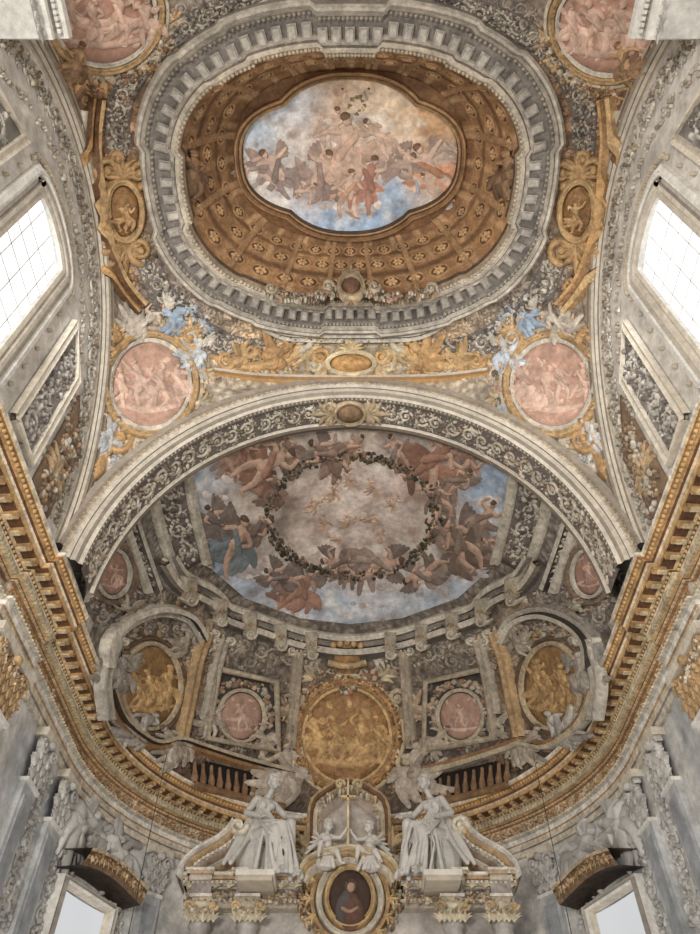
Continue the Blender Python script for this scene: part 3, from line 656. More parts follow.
for sx,sg in((0,-1),(1,1)):
    s=sg*.82; S=s/K
    t=thing('window_%d'%(sx+3),'pale lower window under a dark carved hood at the %s of the altar'%SIDE[sx],'window',Upt(s,.3)[0],kind='structure')
    r=R(umap(.004)); r.poly([(S-44,.3/K),(S+44,.3/K),(S+44,.645/K),(S-44,.645/K)],0,WHITE); r.build('pane','glass_low',t,False)
    r=R(umap(0)); r.tape([(S-48,.3/K),(S-48,.655/K),(S+48,.655/K),(S+48,.3/K)],[(-7,0),(-6,12),(-2,14),(2,10),(6,12),(7,0)],[CREAM,WHITE,GREY,PALE,WHITE],sm=False); r.build('surround','white',t,False)
    h=thing('window_hood','dark brown carved hood with gilt edge over the lower window %s of the altar'%SIDE[sx],'hood',Upt(s,.67)[0])
    mb=MB(); ro=[]
    for k in range(21):
        f=k/20; u=s-.14+.28*f; hz=.692+.022*math.sin(PI*f); ro.append([Upt(u,hz-.025,0)[0],Upt(u,hz-.025,.070)[0],Upt(u,hz-.012,.079)[0],Upt(u,hz-.004,.083)[0],Upt(u,hz+.004,.085)[0],Upt(u,hz+.010,.088)[0],Upt(u,hz+.014,0)[0]])
    for j in range(6): mb.grid([[q[j],q[j+1]] for q in ro],[C(66,52,42),C(134,104,76),C(192,160,120),C(116,90,66),C(204,180,144),C(150,126,98)][j])
    mb.build('canopy','gilt',h)
    r=R(umap(.083))
    for k in range(12): acan(r,S-56+10*k,(.692+.02*math.sin(PI*(k+.5)/12))/K,-PI/2,9,C(190,154,110),3,.5)
    garland(r,[(S-56,.69/K),(S,.712/K),(S+56,.69/K)],8,[C(196,164,122),C(140,108,76)],90,0,2.6); r.build('carved_edge','gilt',h)
    for q,(ds,sz,aa) in enumerate(((-.085,78,.9),(.085,78,-.9))):
        near_=(ds*sg<0)
        t=thing('stucco_angel','pale stucco angel reclining over the hood %s of the altar, %s the altar'%(SIDE[sx],'nearer' if near_ else 'farther from'),'stucco figure',Upt(s+ds,.745)[0])
        r=R(lambda u,v:Upt(u*K,-v*K,.004)); fig(r,S+ds/K,-.77/K,sz,aa,C(210,207,200),C(200,196,190),C(186,182,176),C(190,186,180),1 if q else -1,90+q+sx*3,h=1.2,drap=16); r.build('body','statue',t)
    t=thing('stucco_foliage','pale stucco leaves and scrolls on the curved wall %s of the altar'%SIDE[sx],'carving',Upt(s,.6)[0],kind='stuff')
    r=R(umap(.002))
    for (a,b,z0,z1,n) in((.66,.72,.5,.8,110),(.92,.98,.5,.8,120),(1.09,1.15,.5,.82,90)):
        garland(r,[(sg*a/K,z0/K),(sg*(a+b)/2/K,(z0+z1)/2/K),(sg*b/K,z1/K)],22,[C(206,203,196),C(190,187,182),C(168,165,160)],n,0,4); scroll(r,[(sg*(a+b)/2/K,z0/K),(sg*(a+b)/2/K,z1/K)],26,C(204,200,192))
    r.build('leaves','plaster',t)
# ------------------------------------------------ apse fresco
AF=thing('apse_fresco','sky fresco with winged figures round a dark leafy wreath on the apse vault','fresco',A_(350,520)[0])
out=[(190,462),(230,443),(300,432),(350,429),(402,432),(472,443),(512,462),(510,500),(506,530),(494,566),(458,598),(402,618),(350,624),(300,618),(245,598),(208,566),(197,530),(192,500)]
P=dense2(out,4); n=len(P); vs=[];xs=[];ys=[];NR=70; r=R(A_)
for i in range(NR+1):
    for p in P:
        q=i/NR+1e-4; x=352+(p[0]-352)*q; y=525+(p[1]-525)*q; xs.append(x);ys.append(y); vs.append(r.P(x,y,1.2))
fs=[(i*n+j,i*n+(j+1)%n,(i+1)*n+(j+1)%n,(i+1)*n+j) for i in range(NR) for j in range(n)]
SKB=C(144,166,192)
sk=[(205,475,22,SKB),(200,505,18,C(160,178,196)),(250,460,26,C(190,172,156)),(230,520,22,C(190,178,166)),(300,450,26,C(166,148,134)),(352,440,24,C(190,172,154)),(410,450,24,C(156,142,134)),(455,455,22,C(186,172,158)),(490,480,24,SKB),(495,510,18,C(154,174,194)),(470,520,20,C(176,164,156)),(215,560,18,SKB),(245,590,20,C(164,178,194)),(300,600,20,C(176,184,194)),(340,612,24,C(160,178,198)),(400,600,24,C(182,188,194)),(450,590,22,C(154,172,192)),(485,560,18,C(154,172,192)),(350,515,50,C(208,186,172)),(330,495,22,C(224,204,184)),(380,500,22,C(216,198,184)),(350,545,26,C(196,174,162)),(275,520,12,C(124,108,96)),(360,570,20,C(200,188,178)),(300,470,14,C(140,122,112)),(250,560,18,C(180,164,152)),(430,570,16,C(194,182,172)),(260,480,16,C(110,88,74)),(440,475,16,C(110,88,76)),(240,540,14,C(124,106,94)),(460,545,14,C(124,104,90)),(290,580,14,C(132,112,100)),(420,500,12,C(150,128,116)),(285,500,12,C(150,128,116))]
mb=MB(); mb.add(vs,fs,skypaint(xs,ys,sk,C(180,166,154),50)); mb.build('painted_sky','paint',AF)
LF=[C(66,60,48),C(82,74,56),C(100,86,64),C(58,52,44),C(118,98,76),C(134,106,84)]
r=R(A_); wp_=[(352+84*math.cos(a),515+60*math.sin(a)) for a in [2*PI*k/30 for k in range(31)]]
garland(r,wp_,11,LF,620,1,2.7); r.build('leaf_wreath','paint',AF)
FA=[(262,465,68,1.1,C(136,90,66),1),(225,452,50,-.9,C(146,114,94),0),(240,455,40,.4,C(156,104,82),0),(330,456,50,-.9,C(120,90,74),1),(352,448,34,.8,C(160,122,98),0),(432,462,68,.8,C(142,94,70),1),(472,455,46,1.5,C(134,100,80),0),(232,545,62,.5,C(98,114,120),1),(216,525,44,-.5,C(98,86,78),1),(252,528,44,1.2,C(112,92,78),0),(464,545,62,-.5,C(114,92,76),1),(484,520,44,.6,C(136,112,96),0),(446,528,42,-1.1,C(146,120,104),0),(376,564,54,1.5,C(144,120,108),1),(343,564,44,-1.4,C(120,98,84),1),(300,592,52,.5,C(154,108,86),1),(283,580,42,-1.0,C(104,88,80),1),(428,574,48,-1.7,C(124,104,92),1),(272,490,38,.2,C(120,90,76),0),(440,500,36,-.3,C(112,92,78),0),(398,453,40,-.4,C(116,98,86),0),(288,450,36,-.2,C(136,104,86),0),(458,482,38,.9,C(124,98,80),1),(494,547,28,-.9,C(130,110,94),0)]
CL2=C(186,170,156)
for i,(x,y,s,a,cl,w) in enumerate(FA):
    r=R(A_); fig(r,x,y,s,a,mixc(C(184,146,120),CL2,.15),mixc(cl,CL2,.13),C(90,70,56),C(122,106,96) if w else None,1 if x<350 else -1,200+i,h=.14,drap=15); o=r.build('painted_figure','paint',AF); o.location=Vector(A_(x,y)[1])*.03
FP_=[(332,492,22,.5),(350,480,18,-.6),(313,505,20,1.0),(372,487,20,-.4),(347,520,20,1.2),(370,520,20,-1.3),(324,523,18,.1),(393,503,19,.7),(328,472,14,-.2),(380,536,16,.6),(335,540,16,-1.0)]
for i,(x,y,s,a) in enumerate(FP_):
    r=R(A_); fig(r,x,y,s,a,C(204,172,146),C(190,156,130),C(164,130,104),C(200,182,168) if i%2 else None,1,300+i,h=.14,drap=6); o=r.build('painted_cherub','paint',AF); o.location=Vector(A_(x,y)[1])*.02
for p in ((243,478,24,12),(285,455,26,10),(455,480,24,11),(400,448,30,8),(255,575,26,9),(330,578,22,8),(400,584,30,9),(470,575,20,8),(212,540,16,8),(365,604,26,7),(215,495,20,8),(488,500,18,8)):
    r=R(A_)
    for k in range(8): r.blob(p[0]+(k-3.5)*p[2]*.18,p[1]+rs.uniform(-1,1)*p[3]*.35,p[3]*rs.uniform(.5,.9),p[3]*rs.uniform(.35,.6),rs.uniform(-.4,.4),.08,vary(rs.choice([C(206,192,180),C(188,176,168),C(170,158,150),C(218,204,190)]),.06),1)
    r.build('painted_cloud','paint',AF)
# ------------------------------------------------ apse architecture
r=R(A_)
ep=[(160,560),(176,582),(208,600),(222,616),(262,630),(300,643),(350,650),(402,643),(440,630),(480,616),(494,600),(526,582),(542,560)]
r.tape(ep,[(-16,-.3),(-15,8),(-10,12),(-8,5),(-3,5),(-2,13),(4,15),(6,8),(10,6),(12,-.3)],[PALE,C(206,194,174),GREY,C(150,138,124),VDG,C(200,188,168),C(146,132,116),DG,GREY])
te=thing('inner_cornice','grey stepped cornice along the lower edge of the apse sky fresco','cornice',A_(350,650)[0]); r.build('moulding','plaster',te)
r=R(A_); garland(r,ep,10,[C(190,176,154),C(110,96,84),C(176,146,110)],260,6,2.2); tag(r.build('leaf_carving','plaster',te),kind='stuff')
for i,(x,y) in enumerate([(183,588),(215,610),(246,624),(278,636),(310,645)]):
    for sx in(0,1):
        X=SY(sx)(x); r=R(A_); r.poly([(X-6,y-14),(X+6,y-14),(X+5,y+12),(X-5,y+12)],17,C(176,162,140)); spiral(r,X,y+8,6,0,1,1.8,C(206,192,168),h0=16); acan(r,X,y-8,PI/2,14,C(160,132,100),3,h0=16); r.build('bracket','plaster',te,True)
for sx in(0,1):
    X=SY(sx); sd=SIDE[sx]
    t=thing('scroll_rib','broad grey scroll band framing the %s edge of the apse sky fresco'%sd,'ceiling rib',A_(X(178),520)[0])
    r=R(A_); r.poly([(X(150),486),(X(186),466),(X(192),500),(X(204),560),(X(176),575),(X(160),530)],1,C(116,106,98),c=(X(176),520)); r.build('ground','plaster',t)
    for pp in ([(150,486),(160,530),(176,575)],[(186,464),(192,505),(206,563)]):
        r=R(A_); r.tape([(X(a),b) for a,b in pp],[(-5,-.3),(-4,6),(-1,4),(1,7),(4,6),(5,-.3)],C(196,184,164)); r.build('edge_moulding','plaster',t)
    r=R(A_); scroll(r,[(X(168),484),(X(175),520),(X(187),560)],22,C(192,180,162),h0=1); garland(r,[(X(168),484),(X(175),520),(X(187),560)],24,[C(180,168,150),C(100,90,82)],110,1,2.4); r.build('scrollwork','plaster',t)
    t=thing('outer_rib','pale rib between the broad scroll band and the small oval relief, %s side'%sd,'ceiling rib',A_(X(140),540)[0])
    r=R(A_); r.tape([(X(124),508),(X(136),545),(X(152),590)],[(-9,-.3),(-8,6),(-3,8),(0,2),(3,7),(8,6),(9,-.3)],[CREAM,PALE,DG,VDG,PALE,C(200,188,168)]); r.build('moulding','plaster',t)
    r=R(A_); garland(r,[(X(126),512),(X(150),585)],8,[C(200,188,166),C(140,126,110)],90,4,2.2); r.build('leaf_band','plaster',t)
    t=medallion('oval_relief','small dusky pink oval relief by the foot of the big arch, %s side'%sd,A_,X(112),573,14,21,C(160,122,104),C(194,156,136),[(3,4,4,PALE,'plaster'),(9,5,4,C(140,116,92),'plaster')],figs=1,seed=20+sx)
    r=R(A_)
    for k in range(12): a=2*PI*k/12; acan(r,X(112)+24*math.cos(a),573+31*math.sin(a),a,12,C(172,160,144),3,.6)
    garland(r,[(X(95),545),(X(90),575),(X(98),605),(X(118),612)],8,[C(160,148,134),C(112,88,72),C(186,168,144)],60,0,3); r.build('acanthus_border','plaster',t)
    t=thing('lunette_arch','pale curved arch moulding above the oval gold relief on the %s of the apse'%sd,'arch',A_(X(158),615)[0])
    r=R(A_); r.tape([(X(104),668),(X(108),640),(X(128),620),(X(158),610),(X(186),618),(X(200),640)],[(-7,-.3),(-6,12),(-1,14),(0,7),(5,9),(7,-.3)],[C(206,194,174),C(210,198,178),VDG,PALE,GREY]); r.build('moulding','plaster',t)
    t=medallion('gold_relief','oval gold relief of standing figures under the pale arch, %s of the apse'%sd,A_,X(150),686,27,40,C(158,120,76),C(200,160,106),[(3,5,5,C(200,178,144),'plaster'),(8,4,3,C(120,96,72),'plaster')],figs=3,seed=30+sx,kface='gilt')
    r=R(A_); garland(r,[(X(118),650),(X(135),635),(X(160),632),(X(182),648)],9,[C(194,156,108),C(186,176,160),C(120,106,90)],70,0,3); r.build('leaf_border','plaster',t)
    for q,(pp,nm_,c) in enumerate((([(206,632),(196,660),(188,700),(180,738)],'gold pilaster strip between gold relief and pink oval niche',C(192,156,110)),([(222,640),(214,670),(206,715)],'grey pilaster strip beside the pink oval niche',C(184,170,150)),([(298,650),(294,700),(290,750)],'grey pilaster strip beside the big round gold medallion',C(176,158,134)),([(112,640),(100,680),(104,720)],'pale pilaster strip on the outer side of the oval gold relief',C(190,180,164)))):
        t=thing('pilaster_strip',nm_+', %s of apse'%sd,'pilaster',A_(X(pp[-1][0]),pp[-1][1])[0]); r=R(A_); r.tape([(X(a),b) for a,b in pp],[(-6,-.3),(-5,9),(-2,11),(0,5),(2,11),(5,9),(6,-.3)],c); r.build('shaft','plaster',t)
        r=R(A_); acan(r,X(pp[0][0]),pp[0][1]+10,-PI/2,16,C(204,184,148),5,h0=5); spiral(r,X(pp[0][0])-7,pp[0][1],5,0,1,1.5,CREAM,h0=8); spiral(r,X(pp[0][0])+7,pp[0][1],5,PI,-1,1.5,CREAM,h0=8); r.build('capital','plaster',t)
    t=medallion('oval_portrait_relief','pinkish oval relief in a dark niche %s of the round gold medallion'%sd,A_,X(241),716,20,23,C(176,138,118),C(206,172,150),[(3,4,6,C(200,182,154),'plaster')],figs=1,seed=40+sx)
    r=R(A_); r.poly([(X(214),668),(X(276),682),(X(278),752),(X(206),738)],.6,C(76,68,62)); r.build('niche_ground','plaster',t)
    r=R(A_); r.tape([(X(214),668),(X(276),682),(X(278),752),(X(206),738),(X(214),668)],[(-3,-.3),(-3,7),(2,7),(3,-.3)],C(184,166,140),sm=False); r.build('niche_frame','plaster',t)
    r=R(A_); garland(r,[(X(214),722),(X(215),700),(X(222),688),(X(241),683),(X(262),690),(X(268),712),(X(266),728)],9,[C(186,174,156),C(156,118,92),C(120,116,94),C(200,166,138)],150,1,3)
    r.build('flower_garland','plaster',t)
    r=R(A_); garland(r,[(X(220),732),(X(226),744),(X(241),748),(X(258),744),(X(264),734)],7,[C(176,166,150),C(136,106,84)],80,1,2.8); r.build('lower_garland','plaster',t)
    t=thing('ledge','brown and cream stepped ledge below the painted niches, %s side of apse'%sd,'ledge',A_(X(200),752)[0])
    r=R(A_); r.tape([(X(104),690),(X(118),722),(X(150),745),(X(176),742),(X(196),748),(X(240),762),(X(292),776)],[(-5,-.3),(-5,10),(-1,12),(0,6),(4,8),(6,-.3)],[C(206,194,172),C(196,178,148),DBR,C(170,128,86),OCH]); r.build('moulding','plaster',t)
    t=thing('balustrade','dark brown balustrade under the ledge at the foot of the apse, %s side'%sd,'balustrade',A_(X(235),795)[0])
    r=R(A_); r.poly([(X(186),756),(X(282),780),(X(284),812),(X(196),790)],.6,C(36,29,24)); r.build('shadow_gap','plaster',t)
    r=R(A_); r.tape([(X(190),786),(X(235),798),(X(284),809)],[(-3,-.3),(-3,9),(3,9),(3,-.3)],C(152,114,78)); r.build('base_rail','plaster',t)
    for k in range(11):
        x=194+8.4*k; y=762+k*2.15; r=R(A_); r.limb([(X(x),y),(X(x),y+8),(X(x),y+16),(X(x),y+25)],[1.3,1.6,3.0,1.5],1.6,C(156,118,84),2); r.build('baluster','plaster',t)
    for q,(x,y,s,a,sk1,cl1,w,lab) in enumerate(((114,674,48,.35,C(188,179,166),C(176,166,152),1,'grey winged figure on the outer side of the oval gold relief'),(172,746,46,-.5,C(200,185,166),C(188,172,152),0,'pale seated figure below the oval gold relief'),(136,728,48,.9,C(194,187,176),C(184,176,164),0,'white draped figure reclining above the gilded cornice'),(284,774,64,.1,C(204,184,160),C(198,182,162),0,'pale seated figure at the foot of the round gold medallion'),(264,742,38,-.6,C(200,178,152),C(184,168,146),0,'small cherub between the pink oval niche and the round medallion'),(208,722,36,.2,C(198,184,162),C(180,166,146),0,'small cherub beside the pink oval niche'),(196,612,40,.4,C(190,164,138),C(156,136,116),0,'cherub sitting on the stepped grey cornice'),(290,706,36,.5,C(196,170,140),C(170,144,116),0,'small cherub holding the rim of the round medallion'),(217,655,30,-.4,C(192,170,144),C(150,128,106),0,'tiny cherub under the stepped grey cornice'),(182,640,36,.8,C(190,178,158),C(170,154,134),1,'pale winged figure on the crown of the small arch'),(128,612,34,-.8,C(182,168,148),C(164,148,128),0,'cherub lying on the small arch beside the oval pink relief'))):
        t=thing('painted_cherub' if s<42 else 'painted_angel',lab+', %s of apse'%sd,'relief figure',A_(X(x),y)[0])
        r=R(A_); fig(r,X(x),y,s,a if sx==0 else -a,sk1,cl1,C(136,110,86),C(172,162,148) if w else None,1 if sx==0 else -1,400+q+sx*50,h=.75,drap=16 if s>42 else 9); o=r.build('body','plaster',t); o.location=Vector(A_(X(x),y)[1])*.07
    t=thing('acanthus_cluster','grey and gold acanthus cluster where the small arch meets the stepped cornice, %s side'%sd,'ornament',A_(X(195),640)[0])
    r=R(A_); garland(r,[(X(185),600),(X(200),630),(X(205),650)],18,[C(190,172,146),C(150,120,88),C(110,98,86),PALE],90,1,3.2)
    for k in range(4): acan(r,X(190+5*k),605+14*k,k*1.3,20,C(184,162,130),5)
    r.build('leaves','plaster',t)
    t=thing('frieze_scroll','grey scroll frieze under the stepped cornice, %s of the crown ornament'%sd,'ornament',A_(X(270),655)[0])
    r=R(A_); scroll(r,[(X(228),640),(X(262),652),(X(312),664)],17,C(188,174,152)); r.build('scrollwork','plaster',t)
t=medallion('round_medallion','large round gold medallion with standing figures above the altar',A_,347,736,42,46,C(168,122,74),C(210,166,108),[(2,4,5,C(218,180,124),'gilt'),(8,10,9,C(180,134,84),'gilt'),(15,4,4,C(216,192,152),'plaster')],figs=4,seed=60,kface='gilt')
r=R(A_); ww=[(347+52*math.cos(a),736+56*math.sin(a)) for a in [2*PI*k/24 for k in range(25)]]; garland(r,ww,8,[C(200,158,104),C(158,118,74),C(216,184,132),C(130,96,64)],300,6,2.4); r.build('leaf_frame','gilt',t)
r=R(A_); garland(r,[(306,690),(325,678),(347,690),(370,678),(390,690)],9,[C(200,184,154),C(160,132,104),C(120,108,88),C(176,122,96)],130,4,3.2)
for k in range(7): acan(r,347+(k-3)*11,690-3*abs(k-3),-PI/2+(k-3)*.2,18,C(208,188,150),5,h0=2)
r.build('crest_garland','plaster',t)
for e in(-1,1):
    r=R(A_); spiral(r,347+e*58,762,11,0,e,3,C(206,188,154),h0=3); spiral(r,347+e*50,698,9,0,-e,3,C(206,188,154),h0=3); acan(r,347+e*56,780,PI/2,20,C(192,154,106),5); r.build('volute','plaster',t)
t=thing('crown_ornament','gold crown shaped ornament above the garland of the round medallion','ornament',A_(347,655)[0])
r=R(A_); r.limb([(347,662),(347,652),(347,646)],[15,17,10],.6,C(172,126,80),2)
for k in range(5): r.blob(347+(k-2)*7,645-2*(2-abs(k-2)),3.6,4.6,0,1,C(200,160,108),8)
r.tape([(327,662),(347,666),(367,662)],[(-3,-.3),(-3,12),(3,12),(3,-.3)],C(200,170,122)); r.build('crown','gilt',t)
r=R(A_); acan(r,324,655,PI,22,PALE,5); acan(r,370,655,0,22,PALE,5); garland(r,[(318,672),(347,680),(376,672)],8,[C(172,106,86),C(200,184,154),C(130,118,92)],70,3,3); r.build('flowers','plaster',t)
# ------------------------------------------------ vault ornaments
FR=[(3,5,5,C(214,202,182),'plaster'),(9,7,7,C(192,154,104),'gilt'),(15,4,3,C(198,180,154),'plaster')]
for sx in(0,1):
    X=SY(sx); sd=SIDE[sx]
    t=medallion('pink_medallion','round pink relief medallion on the %s pendentive beside the big arch'%sd,V_,X(149),385,38,42,C(190,148,126),C(208,172,150),FR,figs=4,seed=70+sx)
    r=R(V_); garland(r,[(X(112),345),(X(98),385),(X(108),425),(X(140),445),(X(180),438),(X(202),405),(X(204),365)],10,[C(214,200,178),C(196,158,106),C(150,130,98),BLUE,C(196,152,130),C(108,102,94)],210,0,3.2)
    for k in range(12): a=2*PI*k/12+.3; acan(r,X(149)+54*math.cos(a),385+58*math.sin(a),a,17,vary(C(204,176,132)),5,.5,h0=1)
    r.build('flower_border','plaster',t)
    for (a,b,a0,e) in((112,338,0,1),(190,338,PI,-1),(118,440,0,1),(186,432,PI,-1)):
        r=R(V_); spiral(r,X(a),b,14,a0,e,3.6,C(196,154,102),h0=3); acan(r,X(a),b,-PI/2,24,C(198,160,108),7,h0=2); r.build('gilt_volute','gilt',t)
    cx,cy=(X(103),14) if sx==0 else (610,24)
    t=medallion('pink_medallion','large round pink relief medallion cut by the top edge, %s corner'%sd,V_,cx,cy,50,48,C(180,136,114),C(204,168,146),FR,figs=4,seed=80+sx)
    r=R(V_); garland(r,[(cx-62,cy+20),(cx-50,cy+48),(cx,cy+66),(cx+48,cy+52),(cx+66,cy+10)],14,[C(198,154,102),C(160,116,76),C(206,188,158),C(124,96,74)],200,0,3.8)
    for k in range(9): a=k*.36+.1; acan(r,cx+64*math.cos(a),cy+62*math.sin(a),a,22,C(196,154,102),5)
    r.build('gilt_foliage','gilt',t)
    t=thing('gold_arc','curved gilt arc moulding round the oval cartouche on the %s side'%sd,'moulding',V_(X(98),210)[0])
    r=R(V_); r.tape([(X(96),96),(X(90),140),(X(92),190),(X(100),240),(X(116),280),(X(140),308)],[(-9,-.3),(-8,9),(-3,10),(0,4),(4,9),(7,10),(8,-.3)],[C(198,158,108),C(206,168,116),BRN,C(176,132,86),GOLD,C(120,90,64)]); r.build('moulding','gilt',t)
    r=R(V_); r.tape([(X(84),110),(X(80),160),(X(84),230),(X(100),290)],[(-4,-.3),(-3,4),(3,4),(4,-.3)],C(200,188,168)); r.build('pale_edge','plaster',t)
    t=thing('oval_cartouche','gilt oval cartouche with mask and scrolls halfway up the %s side of the vault'%sd,'cartouche',V_(X(124),210)[0])
    r=R(V_); r.disc(X(122),210,17,25,5,C(160,118,74),dome=15,rings=8); r.build('boss','gilt',t)
    r=R(V_); r.ring(X(122),210,21,30,8,12,C(196,156,104)); r.build('frame','gilt',t)
    r=R(V_); fig(r,X(122),213,30,0,C(198,160,108),C(178,136,88),C(150,110,72),None,1,500+sx,h=.6); o=r.build('mask','gilt',t); o.location=Vector(V_(X(122),210)[1])*.36
    r=R(V_)
    for (a,b,rd,s1) in((106,170,15,1),(140,172,14,-1),(103,252,14,-1),(140,250,14,1),(118,158,9,1)): spiral(r,X(a),b,rd,PI/2,s1,4.2,C(188,148,98),h0=4)
    acan(r,X(122),178,-PI/2,28,C(184,144,94),9,.3,h0=5); acan(r,X(124),242,PI/2,34,C(180,140,92),9,.3,h0=4); acan(r,X(104),210,PI if sx==0 else 0,20,C(160,120,80),5); acan(r,X(142),210,0 if sx==0 else PI,16,C(146,112,80),5)
    garland(r,[(X(100),180),(X(98),210),(X(104),250),(X(122),272),(X(134),290)],16,[GOLD,C(146,116,88),PALE,C(106,80,60)],160,1,3); r.build('scrolls','gilt',t)
    for q,(pp,lab) in enumerate((([(148,262),(160,290),(185,318),(225,345),(262,352)],'below the brackets towards the arch'),([(120,150),(118,110),(132,78),(158,46)],'above the gilt cartouche'),([(165,40),(195,22),(240,8),(285,2)],'along the top edge'))):
        t=thing('acanthus_band','grey carved acanthus band outside the dome ring %s, %s side'%(lab,sd),'carved band',V_(X(pp[1][0]),pp[1][1])[0])
        r=R(V_); pts=[(X(a),b) for a,b in pp]; r.tape(pts,[(-13,-.3),(-12,3),(-10,1),(10,1),(12,3),(13,-.3)],C(116,106,98)); r.build('ground','plaster',t)
        r=R(V_); scroll(r,pts,20,C(192,180,162),h0=1); garland(r,pts,24,[C(184,172,152),C(150,138,122),C(96,86,78)],230,1,2.6); r.build('scrollwork','plaster',t)
    for q,(x,y,s,a,sk1,cl1,lab) in enumerate(((140,322,42,1.2,C(210,184,158),C(196,182,164),'cherub lying on top of the round pink medallion'),(172,318,36,-.8,C(206,180,154),BLUE,'cherub with blue drapery above the round pink medallion'),(104,436,44,.6,C(214,198,180),C(196,196,194),'cherub hanging below the round pink medallion'),(196,352,38,.3,C(210,200,182),C(188,194,200),'pale cherub between the pink medallion and the gold swag'),(90,350,36,-.3,C(196,158,114),C(182,142,94),'gilt cherub at the outer rim of the pink medallion'),(278,352,44,1.1,C(198,156,104),C(188,144,92),'gilt reclining figure beside the central gold cartouche'),(245,356,34,1.5,C(198,158,108),C(184,146,98),'gilt child figure on the gold swag'),(188,175,50,.2,C(172,132,94),C(140,108,80),'bronze coloured figure against the side rim of the dome'),(70,64,50,.5,C(196,154,110),C(154,118,86),'gilt figure holding the large medallion at the top corner'),(172,440,30,.3,C(208,194,174),C(188,180,170),'small pale cherub between the pink medallion and the big arch'))):
        mm=V_ if q!=7 else D_
        t=thing('cherub',lab+', %s side'%sd,'relief figure',mm(X(x),y)[0]); r=R(mm); fig(r,X(x),y,s,a if sx==0 else -a,sk1,cl1,C(152,114,82),C(206,194,176) if q in(1,3) else None,1 if sx==0 else -1,520+q+sx*40,h=.8,drap=12); o=r.build('body','plaster',t); o.location=Vector(mm(X(x),y)[1])*.06
    t=thing('gold_swag','gilt cornucopia swag curling towards the central cartouche, %s side'%sd,'swag',V_(X(262),360)[0])
    r=R(V_); r.limb([(X(212),356),(X(240),366),(X(275),364),(X(296),352),(X(300),342)],[3,5,6,6,3],.9,C(200,158,104)); spiral(r,X(226),360,10,0,1,3.2,C(198,154,100),h0=2); garland(r,[(X(222),366),(X(262),374),(X(296),368)],9,[GOLD,C(208,178,124),C(168,126,84),PALE],130,0,3); r.build('foliage','gilt',t)
    t=thing('volute_console','cream scrolled console beside the central gold cartouche, %s side'%sd,'console',V_(X(308),350)[0])
    r=R(V_); spiral(r,X(300),338,13,PI/2,-1 if sx==0 else 1,3.6,C(206,192,168),h0=3); spiral(r,X(314),366,8,-PI/2,1 if sx==0 else -1,2.8,C(198,182,154),h0=3); r.build('scroll','plaster',t)
    r=R(V_); acan(r,X(308),346,PI/2,26,C(196,168,122),9,.3,h0=2); garland(r,[(X(296),328),(X(310),350),(X(316),372)],12,[C(204,190,166),C(186,150,102),C(130,112,92)],90,1,2.4); r.build('leaves','plaster',t)
    t=thing('flower_cluster','white and blue flower cluster on the pendentive between ring and pink medallion, %s side'%sd,'flowers',V_(X(200),315)[0])
    r=R(V_); garland(r,[(X(178),300),(X(198),318),(X(208),340)],16,[BLUE,C(196,192,186),C(120,112,104),C(214,200,180),C(96,88,82)],130,0,3.2); r.build('blossoms','plaster',t)
    t=thing('gilt_horn','gilt horn with white leaves at the foot of the pendentive, %s side'%sd,'ornament',V_(X(98),470)[0])
    r=R(V_); r.limb([(X(118),440),(X(104),455),(X(96),472),(X(92),478)],[3,6,9,5],1,C(196,152,100)); garland(r,[(X(88),470),(X(100),452),(X(122),462)],12,[C(202,196,182),C(182,174,160),BLUE],60,0,3); r.build('horn','gilt',t)
    t=thing('leaf_trail','cream leaf trail rising along the outer edge of the pendentive, %s side'%sd,'ornament',V_(X(88),400)[0])
    r=R(V_); scroll(r,[(X(86),440),(X(90),390),(X(94),330)],13,C(200,180,144)); r.build('scrollwork','plaster',t)
t=thing('central_cartouche','gold oval cartouche with shell above the crown of the big arch','cartouche',V_(351,366)[0])
r=R(V_); r.disc(351,364,20,10,5,C(200,150,92),dome=10,rings=7); r.build('oval','gilt',t); r=R(V_); r.ring(351,364,24,13,6,11,C(216,194,154)); r.build('frame','plaster',t)
for e in(-1,1):
    r=R(V_); spiral(r,351+e*31,357,9,0,e,3.2,C(200,156,100),h0=4); acan(r,351+e*24,370,0 if e>0 else PI,22,C(204,170,120),7,h0=3); r.build('volute','gilt',t)
r=R(V_); acan(r,351,354,-PI/2,22,C(208,178,128),11,.24,h0=6); r.build('shell','gilt',t)
t=thing('cream_cornice','straight cream cornice just above the crown of the big arch','cornice',V_(351,380)[0])
r=R(V_); r.tape([(214,372),(260,378),(320,380),(382,380),(442,378),(488,372)],[(-3,-.3),(-3,6),(0,7),(2,4),(4,-.3)],[CREAM,PALE,OCH,GOLD]); r.build('moulding','white',t)
t=thing('rim_cornice','short cream cornice with blocks below the crest on the dome rim','cornice',V_(351,335)[0])
r=R(V_); r.tape([(262,322),(284,334),(320,336),(382,336),(418,334),(440,322)],[(-5,-.3),(-5,9),(-1,11),(1,6),(5,8),(6,-.3)],[CREAM,PALE,DG,PALE,GREY]); garland(r,[(275,330),(351,340),(428,330)],8,[C(196,178,148),C(186,150,102),C(120,108,94)],90,6,2.4); r.build('moulding','plaster',t)
CM=plane_y(.797)
t=thing('rim_crest','brown oval crest with leaves and scrolls on the lower inner rim of the dome','crest',CM(351,300)[0])
r=R(CM); r.disc(351,289,9,9,4,C(124,90,64),dome=5); r.build('boss','gilt',t); r=R(CM); r.ring(351,289,12,12,5,8,C(180,156,122)); acan(r,351,280,-PI/2,14,C(180,154,116),9,.28,h0=3); acan(r,351,299,PI/2,10,C(166,136,102),5,h0=3); r.build('leaf_frame','plaster',t)
